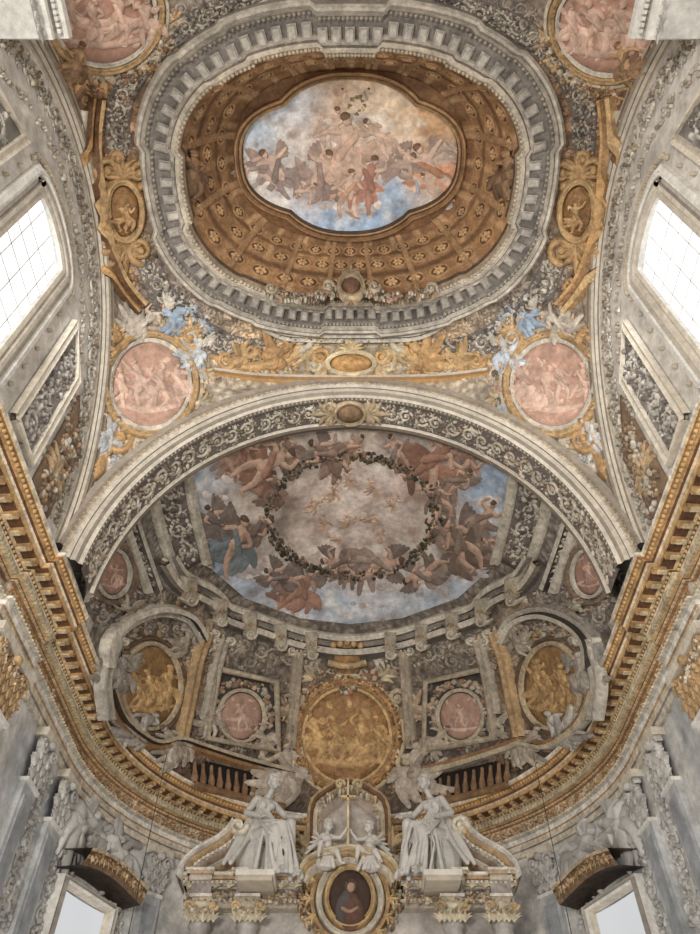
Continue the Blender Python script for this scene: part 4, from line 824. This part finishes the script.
for e in(-1,1):
    r=R(CM); garland(r,[(351+e*15,292),(351+e*40,298),(351+e*62,297),(351+e*84,292)],10,[C(178,162,138),C(150,122,92),C(166,122,96),C(100,86,72),C(190,178,156)],190,1,2.3); spiral(r,351+e*23,288,6,0,e,1.9,C(184,166,138),h0=3); spiral(r,351+e*80,290,6,0,-e,1.8,C(180,164,138),h0=3); r.build('garland','plaster',t)
t=thing('top_swag','gold and white drapery swag hanging at the centre of the top edge','swag',V_(360,6)[0])
for e in(-1,1):
    r=R(V_); r.limb([(360,10),(360+e*30,18),(360+e*60,6),(360+e*80,12)],[7,6,5,4],.8,C(198,158,106)); acan(r,360+e*70,10,PI/2,22,C(186,170,146),5); spiral(r,360+e*95,12,12,0,e,3,C(202,190,168)); garland(r,[(360,12),(360+e*40,18),(360+e*90,8)],12,[CREAM,GOLD,GREY,C(166,144,116)],110,0,3.2); r.build('drapery','gilt',t)
for sx,sg in((0,-1),(1,1)):
    t=thing('impost_block','white carved impost block with dentils in the top %s corner'%SIDE[sx],'impost',(sg*.59,.16,1.40))
    mb=MB()
    def bb(a,b,y0,y1,z0,z1,c): mb.bx(min(sg*a,sg*b),max(sg*a,sg*b),y0,y1,z0,z1,c)
    bb(.535,.612,.10,.180,1.40,1.44,C(222,218,210)); bb(.525,.612,.09,.187,1.44,1.452,WHITE); bb(.53,.612,.095,.184,1.452,1.48,C(202,196,186)); bb(.51,.612,.08,.19,1.48,1.50,WHITE); mb.build('block','white',t,False)
    mb=MB()
    for k in range(9): bb(.518,.524,.098+.0095*k,.104+.0095*k,1.466,1.478,WHITE)
    mb.build('dentils','white',t,False)
    r=R(lambda u,v:((sg*.534,u*K,v*K),(-sg,0,0)))
    for k in range(4): acan(r,(.112+.019*k)/K,1.402/K,PI/2,14,C(190,184,174),5)
    r.build('leaf_carving','white',t)
    t=thing('spotlight','small black spotlight on the gilded cornice below the %s window'%SIDE[sx],'spotlight',(sg*.60,1.03,1.0))
    mb=MB(); mb.lathe((sg*.60,1.03,1.004),[(0,0),(.007,0),(.007,.003),(.002,.004),(.002,.010),(.006,.011),(.008,.022),(0,.022)],C(24,22,22)); mb.build('body','plaster',t)
# ------------------------------------------------ altar
AY=1.88; AM=plane_y(AY)
def ax(px,py,Y=AY):
    p=plane_y(Y)(px,py)[0]; return p[0],p[2]
alt=thing('altarpiece','white and brown marble altarpiece with broken curved pediment','altar',(0,AY,0))
def abx(mbx,x0,y0,x1,y1,f,b,c):
    X0,Z0=ax(x0,y1); X1,Z1=ax(x1,y0); X1b=ax(x1,(y0+y1)/2)[0]; X0b=ax(x0,(y0+y1)/2)[0]
    mbx.bx(X0b,X1b,AY-f,AY+b,Z0,Z1,c)
mb=MB(); abx(mb,186,905,516,1000,0,.12,C(176,166,156)); mb.build('body','marble',alt,False)
MRB=C(140,114,98); WH2=C(222,213,199)
for e,(a,b) in enumerate(((182,306),(396,518))):
    mb=MB()
    abx(mb,a,882,b,885,.062,.1,WH2); abx(mb,a+2,885,b-2,888,.055,.1,C(192,158,116)); abx(mb,a+4,888,b-4,892,.046,.1,C(208,196,176)); abx(mb,a+7,892,b-7,895,.038,.1,C(200,190,174)); abx(mb,a+9,895,b-9,905,.026,.1,MRB); abx(mb,a+6,905,b-6,908,.036,.1,WH2); abx(mb,a+8,908,b-8,913,.030,.1,C(190,176,156))
    for c_,w_ in ((204,14),(250,15),(450,15),(498,14)):
        if a<c_<b: abx(mb,c_-w_,879.5,c_+w_,882,.074,.02,WH2); abx(mb,c_-w_+1,882,c_+w_-1,885,.069,.02,C(196,166,126)); abx(mb,c_-w_+3,885,c_+w_-3,890,.062,.02,C(206,194,176)); abx(mb,c_-w_+4,890,c_+w_-4,903,.052,.02,C(166,154,146)); abx(mb,c_-w_+3,903,c_+w_-3,906,.060,.02,WH2); abx(mb,c_-w_+5,906,c_+w_-5,911,.054,.02,C(190,174,150))
    mb.build('entablature','plaster',alt,False)
    mb=MB(); x=a+4
    while x<b-5: abx(mb,x,889,x+2.4,892,.053,0,C(218,206,186)); x+=4.6
    tag(mb.build('dentils','plaster',alt,False),kind='stuff')
    r=R(AM); garland(r,[(a+10,900),((a+b)/2,900),(b-10,900)],8,[C(196,162,114),C(210,198,178),C(176,158,136)],170,0,2.2); o=r.build('frieze_carving','plaster',alt); o.location.y-=.028*H
    r=R(AM)
    for k in range(9): x=a+10+k*(b-a-20)/8; acan(r,x,896,-PI/2,9,C(206,186,150),5,.4)
    garland(r,[(a+8,908),((a+b)/2,909),(b-8,908)],6,[C(206,188,156),C(150,124,98)],130,0,2); o=r.build('leaf_carving','plaster',alt); o.location.y-=.050*H
for c_ in(204,250,450,498):
    X,Z=ax(c_,912); mb=MB(); mb.lathe((X,AY-.035,Z-.32),[(.024,0),(.022,.27),(.027,.275),(.024,.285)],C(168,160,152)); mb.build('column','marble',alt)
    mb=MB(); mb.lathe((X,AY-.035,Z-.036),[(.022,0),(.025,.012),(.031,.030),(.033,.036),(.0,.037)],C(206,192,166)); r=R(AM)
    for k in range(6): acan(r,c_+(k-2.5)*5,932,-PI/2,12,C(208,192,160),5,.24)
    garland(r,[(c_-13,920),(c_+13,920)],7,[C(208,194,166),C(170,146,112)],36,0,2.2)
    for e in(-1,1): spiral(r,c_+e*12,916,5,0,e,1.8,C(200,170,124))
    n0=len(mb.v); mb.v+=[(p[0],p[1]-.064,p[2]) for p in r.v]; mb.f+=[tuple(i+n0 for i in f) for f in r.f]; mb.c+=r.c; mb.build('capital','plaster',alt)
def extr(pts,w,f1,c,name='raking_moulding',mat='plaster',back=.04):
    mbx=MB(); P=dense(pts,4); rows=[]
    for i,p in enumerate(P):
        a=P[max(0,i-1)];b=P[min(len(P)-1,i+1)]; tx,ty=b[0]-a[0],b[1]-a[1]; l=math.hypot(tx,ty) or 1; nx,ny=-ty/l,tx/l; row=[]
        for o,f in((-w,0),(-w,f1),(-w*.4,f1*1.08),(-w*.2,f1*.95),(w*.3,f1*.92),(w*.6,f1*.85),(w,f1*.8),(w,0)):
            X,Z=ax(p[0]+nx*o,p[1]+ny*o); row.append((X,AY-f+(back if f==0 else 0),Z))
        rows.append(row)
    mbx.grid(rows,c); return mbx.build(name,mat,alt)
for sx in(0,1):
    X=lambda x:x if sx==0 else 698-x
    def dr(pp): return [(X(a),b) for a,b in (pp if sx==0 else pp[::-1])]
    base=[(183,890),(187,877),(197,866),(210,858),(222,851),(231,843),(237,834)]
    for q,(dy,w,f,c) in enumerate(((0,2.2,.084,WH2),(4.6,2.2,.074,C(194,158,114)),(9,2.0,.066,C(208,196,176)),(13,2.0,.056,C(160,132,108)),(17,2.0,.05,C(204,192,172)),(21,2.0,.042,C(176,144,108)))):
        extr(dr([(a+dy*.7,b+dy*.75) for a,b in base if b+dy*.75<893]),w,f,c)
    P_=dense(base,4.6); mb=MB()
    for a,b in P_[1:-1]:
        a2=X(a+6); abx(mb,a2-1.2,b+5,a2+1.2,b+8,.070,0,C(218,206,186))
    tag(mb.build('raking_dentils','plaster',alt,False),kind='stuff')
    r=R(AM); r.poly(dr([(196,886),(212,872),(240,856),(300,872),(300,886)]),4,C(150,124,106)); r.build('tympanum','marble',alt)
    for q,(dy,w,f,c) in enumerate(((0,2.4,.085,C(214,194,156)),(5,2.2,.075,C(194,158,108)),(9,2.0,.066,C(208,194,170)))): extr(dr([(300+dy*.6,892),(306+dy*.6,876+dy*.5),(322,866+dy),(349,861+dy)]),w,f,c,'arched_moulding')
    r=R(AM); spiral(r,X(241),838,9,0,1 if sx==0 else -1,3,C(218,206,184),h0=34); acan(r,X(236),846,-PI/2,12,C(206,182,142),5,h0=34); r.build('volute','plaster',alt)
    r=R(AM); acan(r,X(215),884,-PI/2,20,C(200,170,126),9,.28,h0=6); garland(r,[(X(198),886),(X(222),878),(X(250),874),(X(290),880)],13,[C(200,176,138),C(212,200,180),C(160,128,98),C(130,106,86)],220,4,2.6); spiral(r,X(232),876,7,0,1,2,C(210,194,164),h0=8); r.build('carved_ornament','plaster',alt)
    r=R(AM); r.limb([(X(304),876),(X(310),850),(X(314),820),(X(324),800)],[8,6,5,6],.8,C(190,174,148),4); spiral(r,X(302),866,8,0,1,3,C(214,202,180),h0=8); acan(r,X(306),850,-PI/2,22,C(198,168,124),5,h0=8); garland(r,[(X(300),872),(X(310),845),(X(322),802)],11,[C(204,190,166),C(180,150,110),C(140,114,90)],90,5,2.4); r.build('scroll_bracket','plaster',alt)
    t=thing('altar_urn','small white urn at the outer %s end of the altar pediment'%SIDE[sx],'urn',(ax(X(186),880)[0],AY-.05,ax(X(186),880)[1]))
    x_,z_=ax(X(185),884); mb=MB(); mb.lathe((x_,AY-.05,z_),[(0,0),(.008,0),(.008,.003),(.004,.006),(.010,.015),(.011,.021),(.006,.026),(.007,.029),(.003,.032),(.004,.036),(0,.04)],C(206,196,178)); mb.build('body','statue',t)
r=R(AM); r.poly([(316,870),(316,815),(326,800),(349,790),(372,800),(382,815),(382,870)],6,C(154,134,118)); r.build('attic_panel','marble',alt)
r=R(AM); r.tape([(314,872),(314,814),(326,798),(349,788),(372,798),(384,814),(384,872)],[(-6,0),(-6,12),(-3,15),(-1,14),(0,8),(4,9),(6,0)],[C(208,196,176),C(196,164,120),BRN,C(144,104,74),C(200,182,154),PALE]); r.build('attic_frame','plaster',alt)
r=R(AM); r.poly([(322,866),(322,822),(349,800),(376,822),(376,866)],8,C(170,158,146)); r.build('inner_panel','marble',alt)
r=R(AM); garland(r,[(322,806),(349,794),(376,806)],6,[C(200,174,130),C(208,196,176),C(150,122,94)],60,14,2); spiral(r,340,790,5,0,-1,1.8,C(208,182,138),h0=16); spiral(r,358,790,5,PI,1,1.8,C(208,182,138),h0=16); r.build('attic_carving','plaster',alt)
t=thing('altar_cross','slender gold cross standing in front of the altar attic between two cherubs','cross',AM(348,856)[0])
mb=MB(); X0,Z0=ax(348,858); X1,Z1=ax(348,788); Y=AY-.05; mb.bx(X0-.0026,X0+.0026,Y-.004,Y+.004,Z0,Z1,C(228,196,138)); Zc=ax(348,806)[1]; mb.bx(X0-.020,X0+.020,Y-.004,Y+.004,Zc-.0026,Zc+.0026,C(228,196,138)); mb.build('cross','gilt',t,False)
t=thing('oval_painting','dark oval painting of a veiled half figure in a gold frame on the altar','painting',AM(350,935)[0])
r=R(AM); r.disc(350,903,20,26,20,C(72,56,46)); r.build('canvas','paint',t)
r=R(AM); r.limb([(350,927),(350,916),(350,904)],[13,12,7],.12,C(104,72,60),0); r.limb([(341,926),(342,912),(347,900)],[5,6,4],.12,C(88,80,76),1); r.limb([(360,925),(357,912),(353,902)],[5,5,3],.12,C(98,72,58),1); r.limb([(343,916),(350,919),(357,915)],[2.4,2,1.6],.2,C(160,126,102),2); r.blob(351,893,7,8.5,0,.2,C(88,70,60),1); r.blob(351,895,4.4,5.8,.1,.3,C(176,140,114),2); r.blob(351,888.5,4.6,2.6,0,.2,C(78,58,48),3); o=r.build('painted_figure','paint',t); o.location.y-=20.6*K*H
for q,(rx,ry,w,c) in enumerate(((23,29,6,C(206,168,112)),(31,37,7,C(206,194,172)),(38,44,5,C(194,156,106)))):
    r=R(AM); r.ring(350,903,rx,ry,w,24-q*4,c); r.build('frame','gilt' if q!=1 else 'plaster',t)
r=R(AM)
for k in range(16): a=2*PI*k/16; acan(r,350+37*math.cos(a),903+43*math.sin(a),a,12,C(202,168,118),3,.5,h0=14)
r.build('gilt_leaves','gilt',t)
for e in(-1,1): r=R(AM); garland(r,[(350+e*40,880),(350+e*48,905),(350+e*38,930)],10,[C(202,168,118),C(208,194,168),C(150,120,88)],80,8,2.6); r.build('side_garland','gilt',t)
r=R(AM); r.blob(350,862,8,7,0,1,C(212,188,146),16); r.build('winged_head','gilt',t)
# ------------------------------------------------ sculpted marble figures
def sculpt(prims,scale,rotz,cl,name,voxel,mat,parent,sxz=(1,1,1)):
    bm=bmesh.new()
    for p in prims:
        if p[0]=='e':
            c,rd=p[1],p[2]; rd=(rd,)*3 if not isinstance(rd,tuple) else rd
            bmesh.ops.create_uvsphere(bm,u_segments=14,v_segments=10,radius=1,matrix=Matrix.Translation(c)@Matrix.Diagonal((*rd,1)))
        else:
            a,b,r0,r1=Vector(p[1]),Vector(p[2]),p[3],p[4]; d=b-a; L=d.length
            q=d.to_track_quat('Z','Y').to_matrix().to_4x4()
            bmesh.ops.create_cone(bm,cap_ends=True,segments=12,radius1=r0,radius2=r1,depth=L,matrix=Matrix.Translation((a+b)/2)@q)
            for c,r_ in((a,r0),(b,r1)): bmesh.ops.create_uvsphere(bm,u_segments=12,v_segments=8,radius=r_,matrix=Matrix.Translation(c))
    me=bpy.data.meshes.new('tmp'); bm.to_mesh(me); bm.free(); o=bpy.data.objects.new('tmp',me); col.objects.link(o)
    m=o.modifiers.new('r','REMESH'); m.mode='VOXEL'; m.voxel_size=voxel
    s=o.modifiers.new('s','SMOOTH'); s.iterations=1; s.factor=.5
    dg=bpy.context.evaluated_depsgraph_get(); dg.update(); me2=bpy.data.meshes.new_from_object(o.evaluated_get(dg))
    bpy.data.objects.remove(o); bpy.data.meshes.remove(me); me2.name=name
    for a in list(me2.color_attributes): me2.color_attributes.remove(a)
    nv=len(me2.vertices)
    ca=me2.color_attributes.new('Col','FLOAT_COLOR','POINT'); ca.data.foreach_set('color',[*cl,1]*nv)
    me2.polygons.foreach_set('use_smooth',[True]*len(me2.polygons)); me2.materials.clear(); me2.materials.append(M[mat])
    ob=bpy.data.objects.new(name,me2); link(ob,parent); ob.scale=(scale*sxz[0],scale*sxz[1],scale*sxz[2]); ob.rotation_euler=(0,0,rotz)
    return ob
def cap(a,b,r0,r1=None): return('c',a,b,r0,r1 if r1 is not None else r0)
def headp(c,f=1.0,curl=False):
    x,y,z=c; P=[('e',(x,y,z),(.1*f,.12*f,.135*f)),cap((x,y-.115*f,z+.01*f),(x,y-.14*f,z-.035*f),.012*f,.02*f),('e',(x,y-.085*f,z-.10*f),(.045*f,.04*f,.035*f)),cap((x-.06*f,y-.10*f,z+.04*f),(x+.06*f,y-.10*f,z+.04*f),.016*f),cap((x-.025*f,y-.115*f,z-.065*f),(x+.025*f,y-.115*f,z-.065*f),.011*f),
      ('e',(x,y+.035*f,z+.035*f),(.118*f,.125*f,.135*f))]
    for e in(-1,1): P+=[('e',(x+e*.042*f,y-.098*f,z+.008*f),(.017*f,.012*f,.012*f)),('e',(x+e*.055*f,y-.075*f,z-.045*f),(.035*f,.035*f,.035*f)),('e',(x+e*.103*f,y,z-.01*f),(.02*f,.03*f,.04*f))]
    q=random.Random(3)
    for k in range(16):
        a=q.uniform(0,2*PI); b=q.uniform(.1,1.2); P.append(('e',(x+.11*f*math.cos(a)*math.cos(b),y+.04*f+.11*f*math.sin(a)*math.cos(b),z+.05*f+.12*f*math.sin(b)),.035*f))
    if not curl: P.append(('e',(x,y+.16*f,z+.03*f),.07*f))
    return P
def handp(c,d,f=1.0):
    d=Vector(d).normalized(); c=Vector(c); s=d.cross(Vector((0,0,1))); s=s.normalized() if s.length>.1 else Vector((1,0,0)); P=[cap(tuple(c),tuple(c+d*.07*f),.036*f,.036*f)]
    for k,(o,l) in enumerate(((-.036,.07),(-.012,.085),(.012,.08),(.034,.06))):
        a=c+d*.08*f+s*o*f; b=a+d*l*.55*f+Vector((0,0,-.008*f)); e=b+d*l*.4*f+Vector((0,0,-.03*f)); P+=[cap(tuple(a),tuple(b),.014*f,.013*f),cap(tuple(b),tuple(e),.013*f,.010*f)]
    a=c+d*.01*f-s*.035*f; b=a+(d*.5-s*.8)*.05*f; P+=[cap(tuple(a),tuple(b),.017*f,.013*f),cap(tuple(b),tuple(b+d*.035*f),.013*f,.011*f)]
    return P
def seated(m,seed):
    q=random.Random(seed); k0=-.20*m; P=[cap((.04*m,.02,.74),(.08*m,.0,1.0),.17,.13),cap((.08*m,.0,1.0),(.02*m,-.04,1.25),.13,.15),cap((.18*m,-.02,1.35),(-.15*m,-.05,1.30),.075),cap((.01*m,-.05,1.36),(-.05*m,-.10,1.51),.055,.05)]
    for e in(-1,1):
        kx=e*.13+k0; P+=[('e',(e*.08+.02*m,-.17,1.21),.07),cap((e*.11,.0,.72),(kx,-.46,.84 if e*m<0 else .70),.14,.10),cap((kx,-.46,.83 if e*m<0 else .69),(kx-.08*m,-.42,.22),.095,.06),cap((kx-.08*m,-.44,.10),(kx-.10*m,-.64,.06),.05,.04)]
        for k in range(5): P.append(cap((kx-.10*m+(k-2)*.017,-.65,.05),(kx-.10*m+(k-2)*.02,-.70,.04),.015,.012))
    P+=headp((-.08*m,-.14,1.65))
    P+=[cap((.19*m,-.03,1.34),(.36*m,-.08,1.06),.07,.052),cap((.36*m,-.08,1.06),(.20*m,-.36,.92),.052,.036)]+handp((.19*m,-.38,.91),(-.3*m,-1,-.1))
    P+=[cap((-.16*m,-.05,1.30),(-.32*m,-.22,1.06),.068,.05),cap((-.32*m,-.22,1.06),(-.40*m,-.46,.98),.048,.034)]+handp((-.41*m,-.48,.97),(-.5*m,-.8,-.1))
    for k in range(15):
        t=k/14*2-1; x0=t*.26+k0; w=q.uniform(.016,.034); dx=q.uniform(-.09,.09); P+=[cap((x0*.9,-.54+.2*t*t,.82),(x0+dx,-.60+.26*t*t,.46),w*1.1,w),cap((x0+dx,-.60+.26*t*t,.46),(x0*1.15-.08*m+q.uniform(-.07,.07),-.62+.26*t*t,.04),w,w*1.5)]
    for k in range(9):
        t=k/8; P.append(cap((.16*m-.3*m*t,-.15-.32*t,.95-.08*t),(k0+.26*m-.46*m*t,-.5+.05*t,.62-.12*t),.022,.032))
    for e in(-1,1):
        for k in range(4): P.append(cap((e*.2+k0*.5+.02*k*e,-.30+.13*k,.74),(e*(.27+q.uniform(-.02,.05))+k0*.6,-.32+.15*k,.05),.025,.045))
    for k in range(6): P.append(cap((.17*m,-.12-.015*k,1.36-.05*k),(-.12*m,-.17,1.0-.045*k),.018,.026))
    for k in range(6): P.append(cap((.17*m,.08,1.34-.02*k),((.24+.07*k)*m,.12,.62-.07*k),.035,.04))
    for k in range(6): P.append(cap((m*.2,.0,.9-.03*k),(m*(.38+.045*k),-.06-.05*k,.42-.06*k),.028,.04))
    P+=[('e',(.05*m,.12,.36),(.32,.28,.38))]
    return P
for sx,(px,lab) in enumerate(((258,'white marble seated draped woman left of the cross on the altar pediment'),(440,'white marble seated draped woman right of the cross on the altar pediment'))):
    Y=1.83; X,Z=ax(px,884,Y); m=1 if sx else -1
    t=thing('marble_statue',lab,'statue',(X,Y,Z)); sculpt(seated(m,sx),1.22,-.45*m,C(206,200,191),'body',.011,'statue',t)
    mb=MB(); mb.bx(X-.045,X+.045,Y-.08,Y+.05,Z-.010,Z+.002,WH2); mb.bx(X-.040,X+.040,Y-.074,Y+.05,Z-.02,Z-.010,C(190,176,154)); mb.build('plinth','statue',t,False)
def putto(m,seed):
    P=[cap((0,0,.42),(0,-.03,.62),.13,.12),('e',(0,-.09,.47),.11),cap((-.1,-.02,.70),(.1,-.02,.70),.065),cap((0,-.02,.74),(.01*m,-.03,.80),.045)]
    P+=headp((.02*m,-.05,.92),1.0,True)
    P+=[cap((-.08,0,.38),(-.22,-.26,.42),.10,.07),cap((-.22,-.26,.42),(-.26,-.28,.16),.07,.042),cap((-.26,-.28,.13),(-.28,-.38,.10),.038,.028),cap((.08,0,.38),(.18,-.24,.30),.10,.07),cap((.18,-.24,.30),(.30,-.20,.08),.07,.042),cap((.30,-.2,.07),(.34,-.3,.04),.038,.028)]
    P+=[cap((.13*m,-.02,.69),(.30*m,-.12,.66),.055,.045),cap((.30*m,-.12,.66),(.40*m,-.18,.80),.043,.03)]+handp((.41*m,-.19,.81),(.3*m,-.2,.9),.75)
    P+=[cap((-.13*m,-.02,.69),(-.24*m,-.12,.54),.055,.045),cap((-.24*m,-.12,.54),(-.2*m,-.27,.46),.043,.03)]+handp((-.2*m,-.28,.46),(.2*m,-1,-.1),.75)
    for e in(-1,1):
        for k in range(5): P.append(cap((e*.07,.1,.66),(e*(.25+.05*k),.2,.86-.13*k),.035,.028))
    q=random.Random(seed)
    for k in range(6): P.append(cap((q.uniform(-.15,.15),-.06,.36),(q.uniform(-.3,.3),-.1,.02),.04,.05))
    P.append(('e',(0,.08,.18),(.26,.2,.2))); return P
for sx,(px,py) in enumerate(((326,868),(371,870))):
    Y=AY-.065; X,Z=ax(px,py,Y); t=thing('marble_cherub','white marble cherub seated %s the gold cross on the altar attic'%('left of','right of')[sx],'statue',(X,Y,Z)); sculpt(putto(1 if sx==0 else -1,sx),.88,.3*(1 if sx==0 else -1),C(208,200,190),'body',.011,'statue',t)
for sx in(0,1):
    mb=MB(); X=(-1 if sx==0 else 1)*.40; a=(X,1.45,.45); b=(X*1.12,1.62,.90); pts=[tuple(a[i]+(b[i]-a[i])*k/8 for i in range(3)) for k in range(9)]
    mb.grid([[(p[0]+.0008*math.cos(q*PI/2),p[1]+.0008*math.sin(q*PI/2),p[2]) for q in range(5)] for p in pts],C(60,56,54)); tag(mb.build('hanging_wire','plaster'),'thin dark wire hanging below the cornice on the %s'%SIDE[sx],'wire')
# ------------------------------------------------ light and camera
w=bpy.data.worlds.new('World'); bpy.context.scene.world=w; w.use_nodes=True; bg=w.node_tree.nodes['Background']; bg.inputs[0].default_value=(1,.97,.93,1); bg.inputs[1].default_value=.74
def area(name,loc,target,size,pw,c):
    l=bpy.data.lights.new(name,'AREA'); l.shape='DISK'; l.size=size; l.energy=pw; l.color=c; o=bpy.data.objects.new(name,l); o.location=loc; o.rotation_euler=(Vector(target)-Vector(loc)).to_track_quat('-Z','Y').to_euler(); link(o); return o
area('added_key_light',(-3.6,-4,3.5),(1,13,11),2,1250,(1,.96,.9))  # added key lamp behind the camera, gives the reliefs directional shading
area('window_light',(-4.4,4.4,12.5),(2.5,8,13.5),2,170,(.94,.97,1)); area('window_light',(4.4,4.4,12.5),(-2.5,8,13.5),2,170,(.94,.97,1))
cd=bpy.data.cameras.new('Camera'); cam=bpy.data.objects.new('Camera',cd); link(cam); cam.location=(0,0,CZ); cam.rotation_euler=(PI/2+TH,0,0)
cd.sensor_fit='VERTICAL'; cd.sensor_height=24; cd.lens=24*FP/934; bpy.context.scene.camera=cam
try: bpy.context.scene.view_settings.view_transform='Standard'
except Exception as e: print(e)
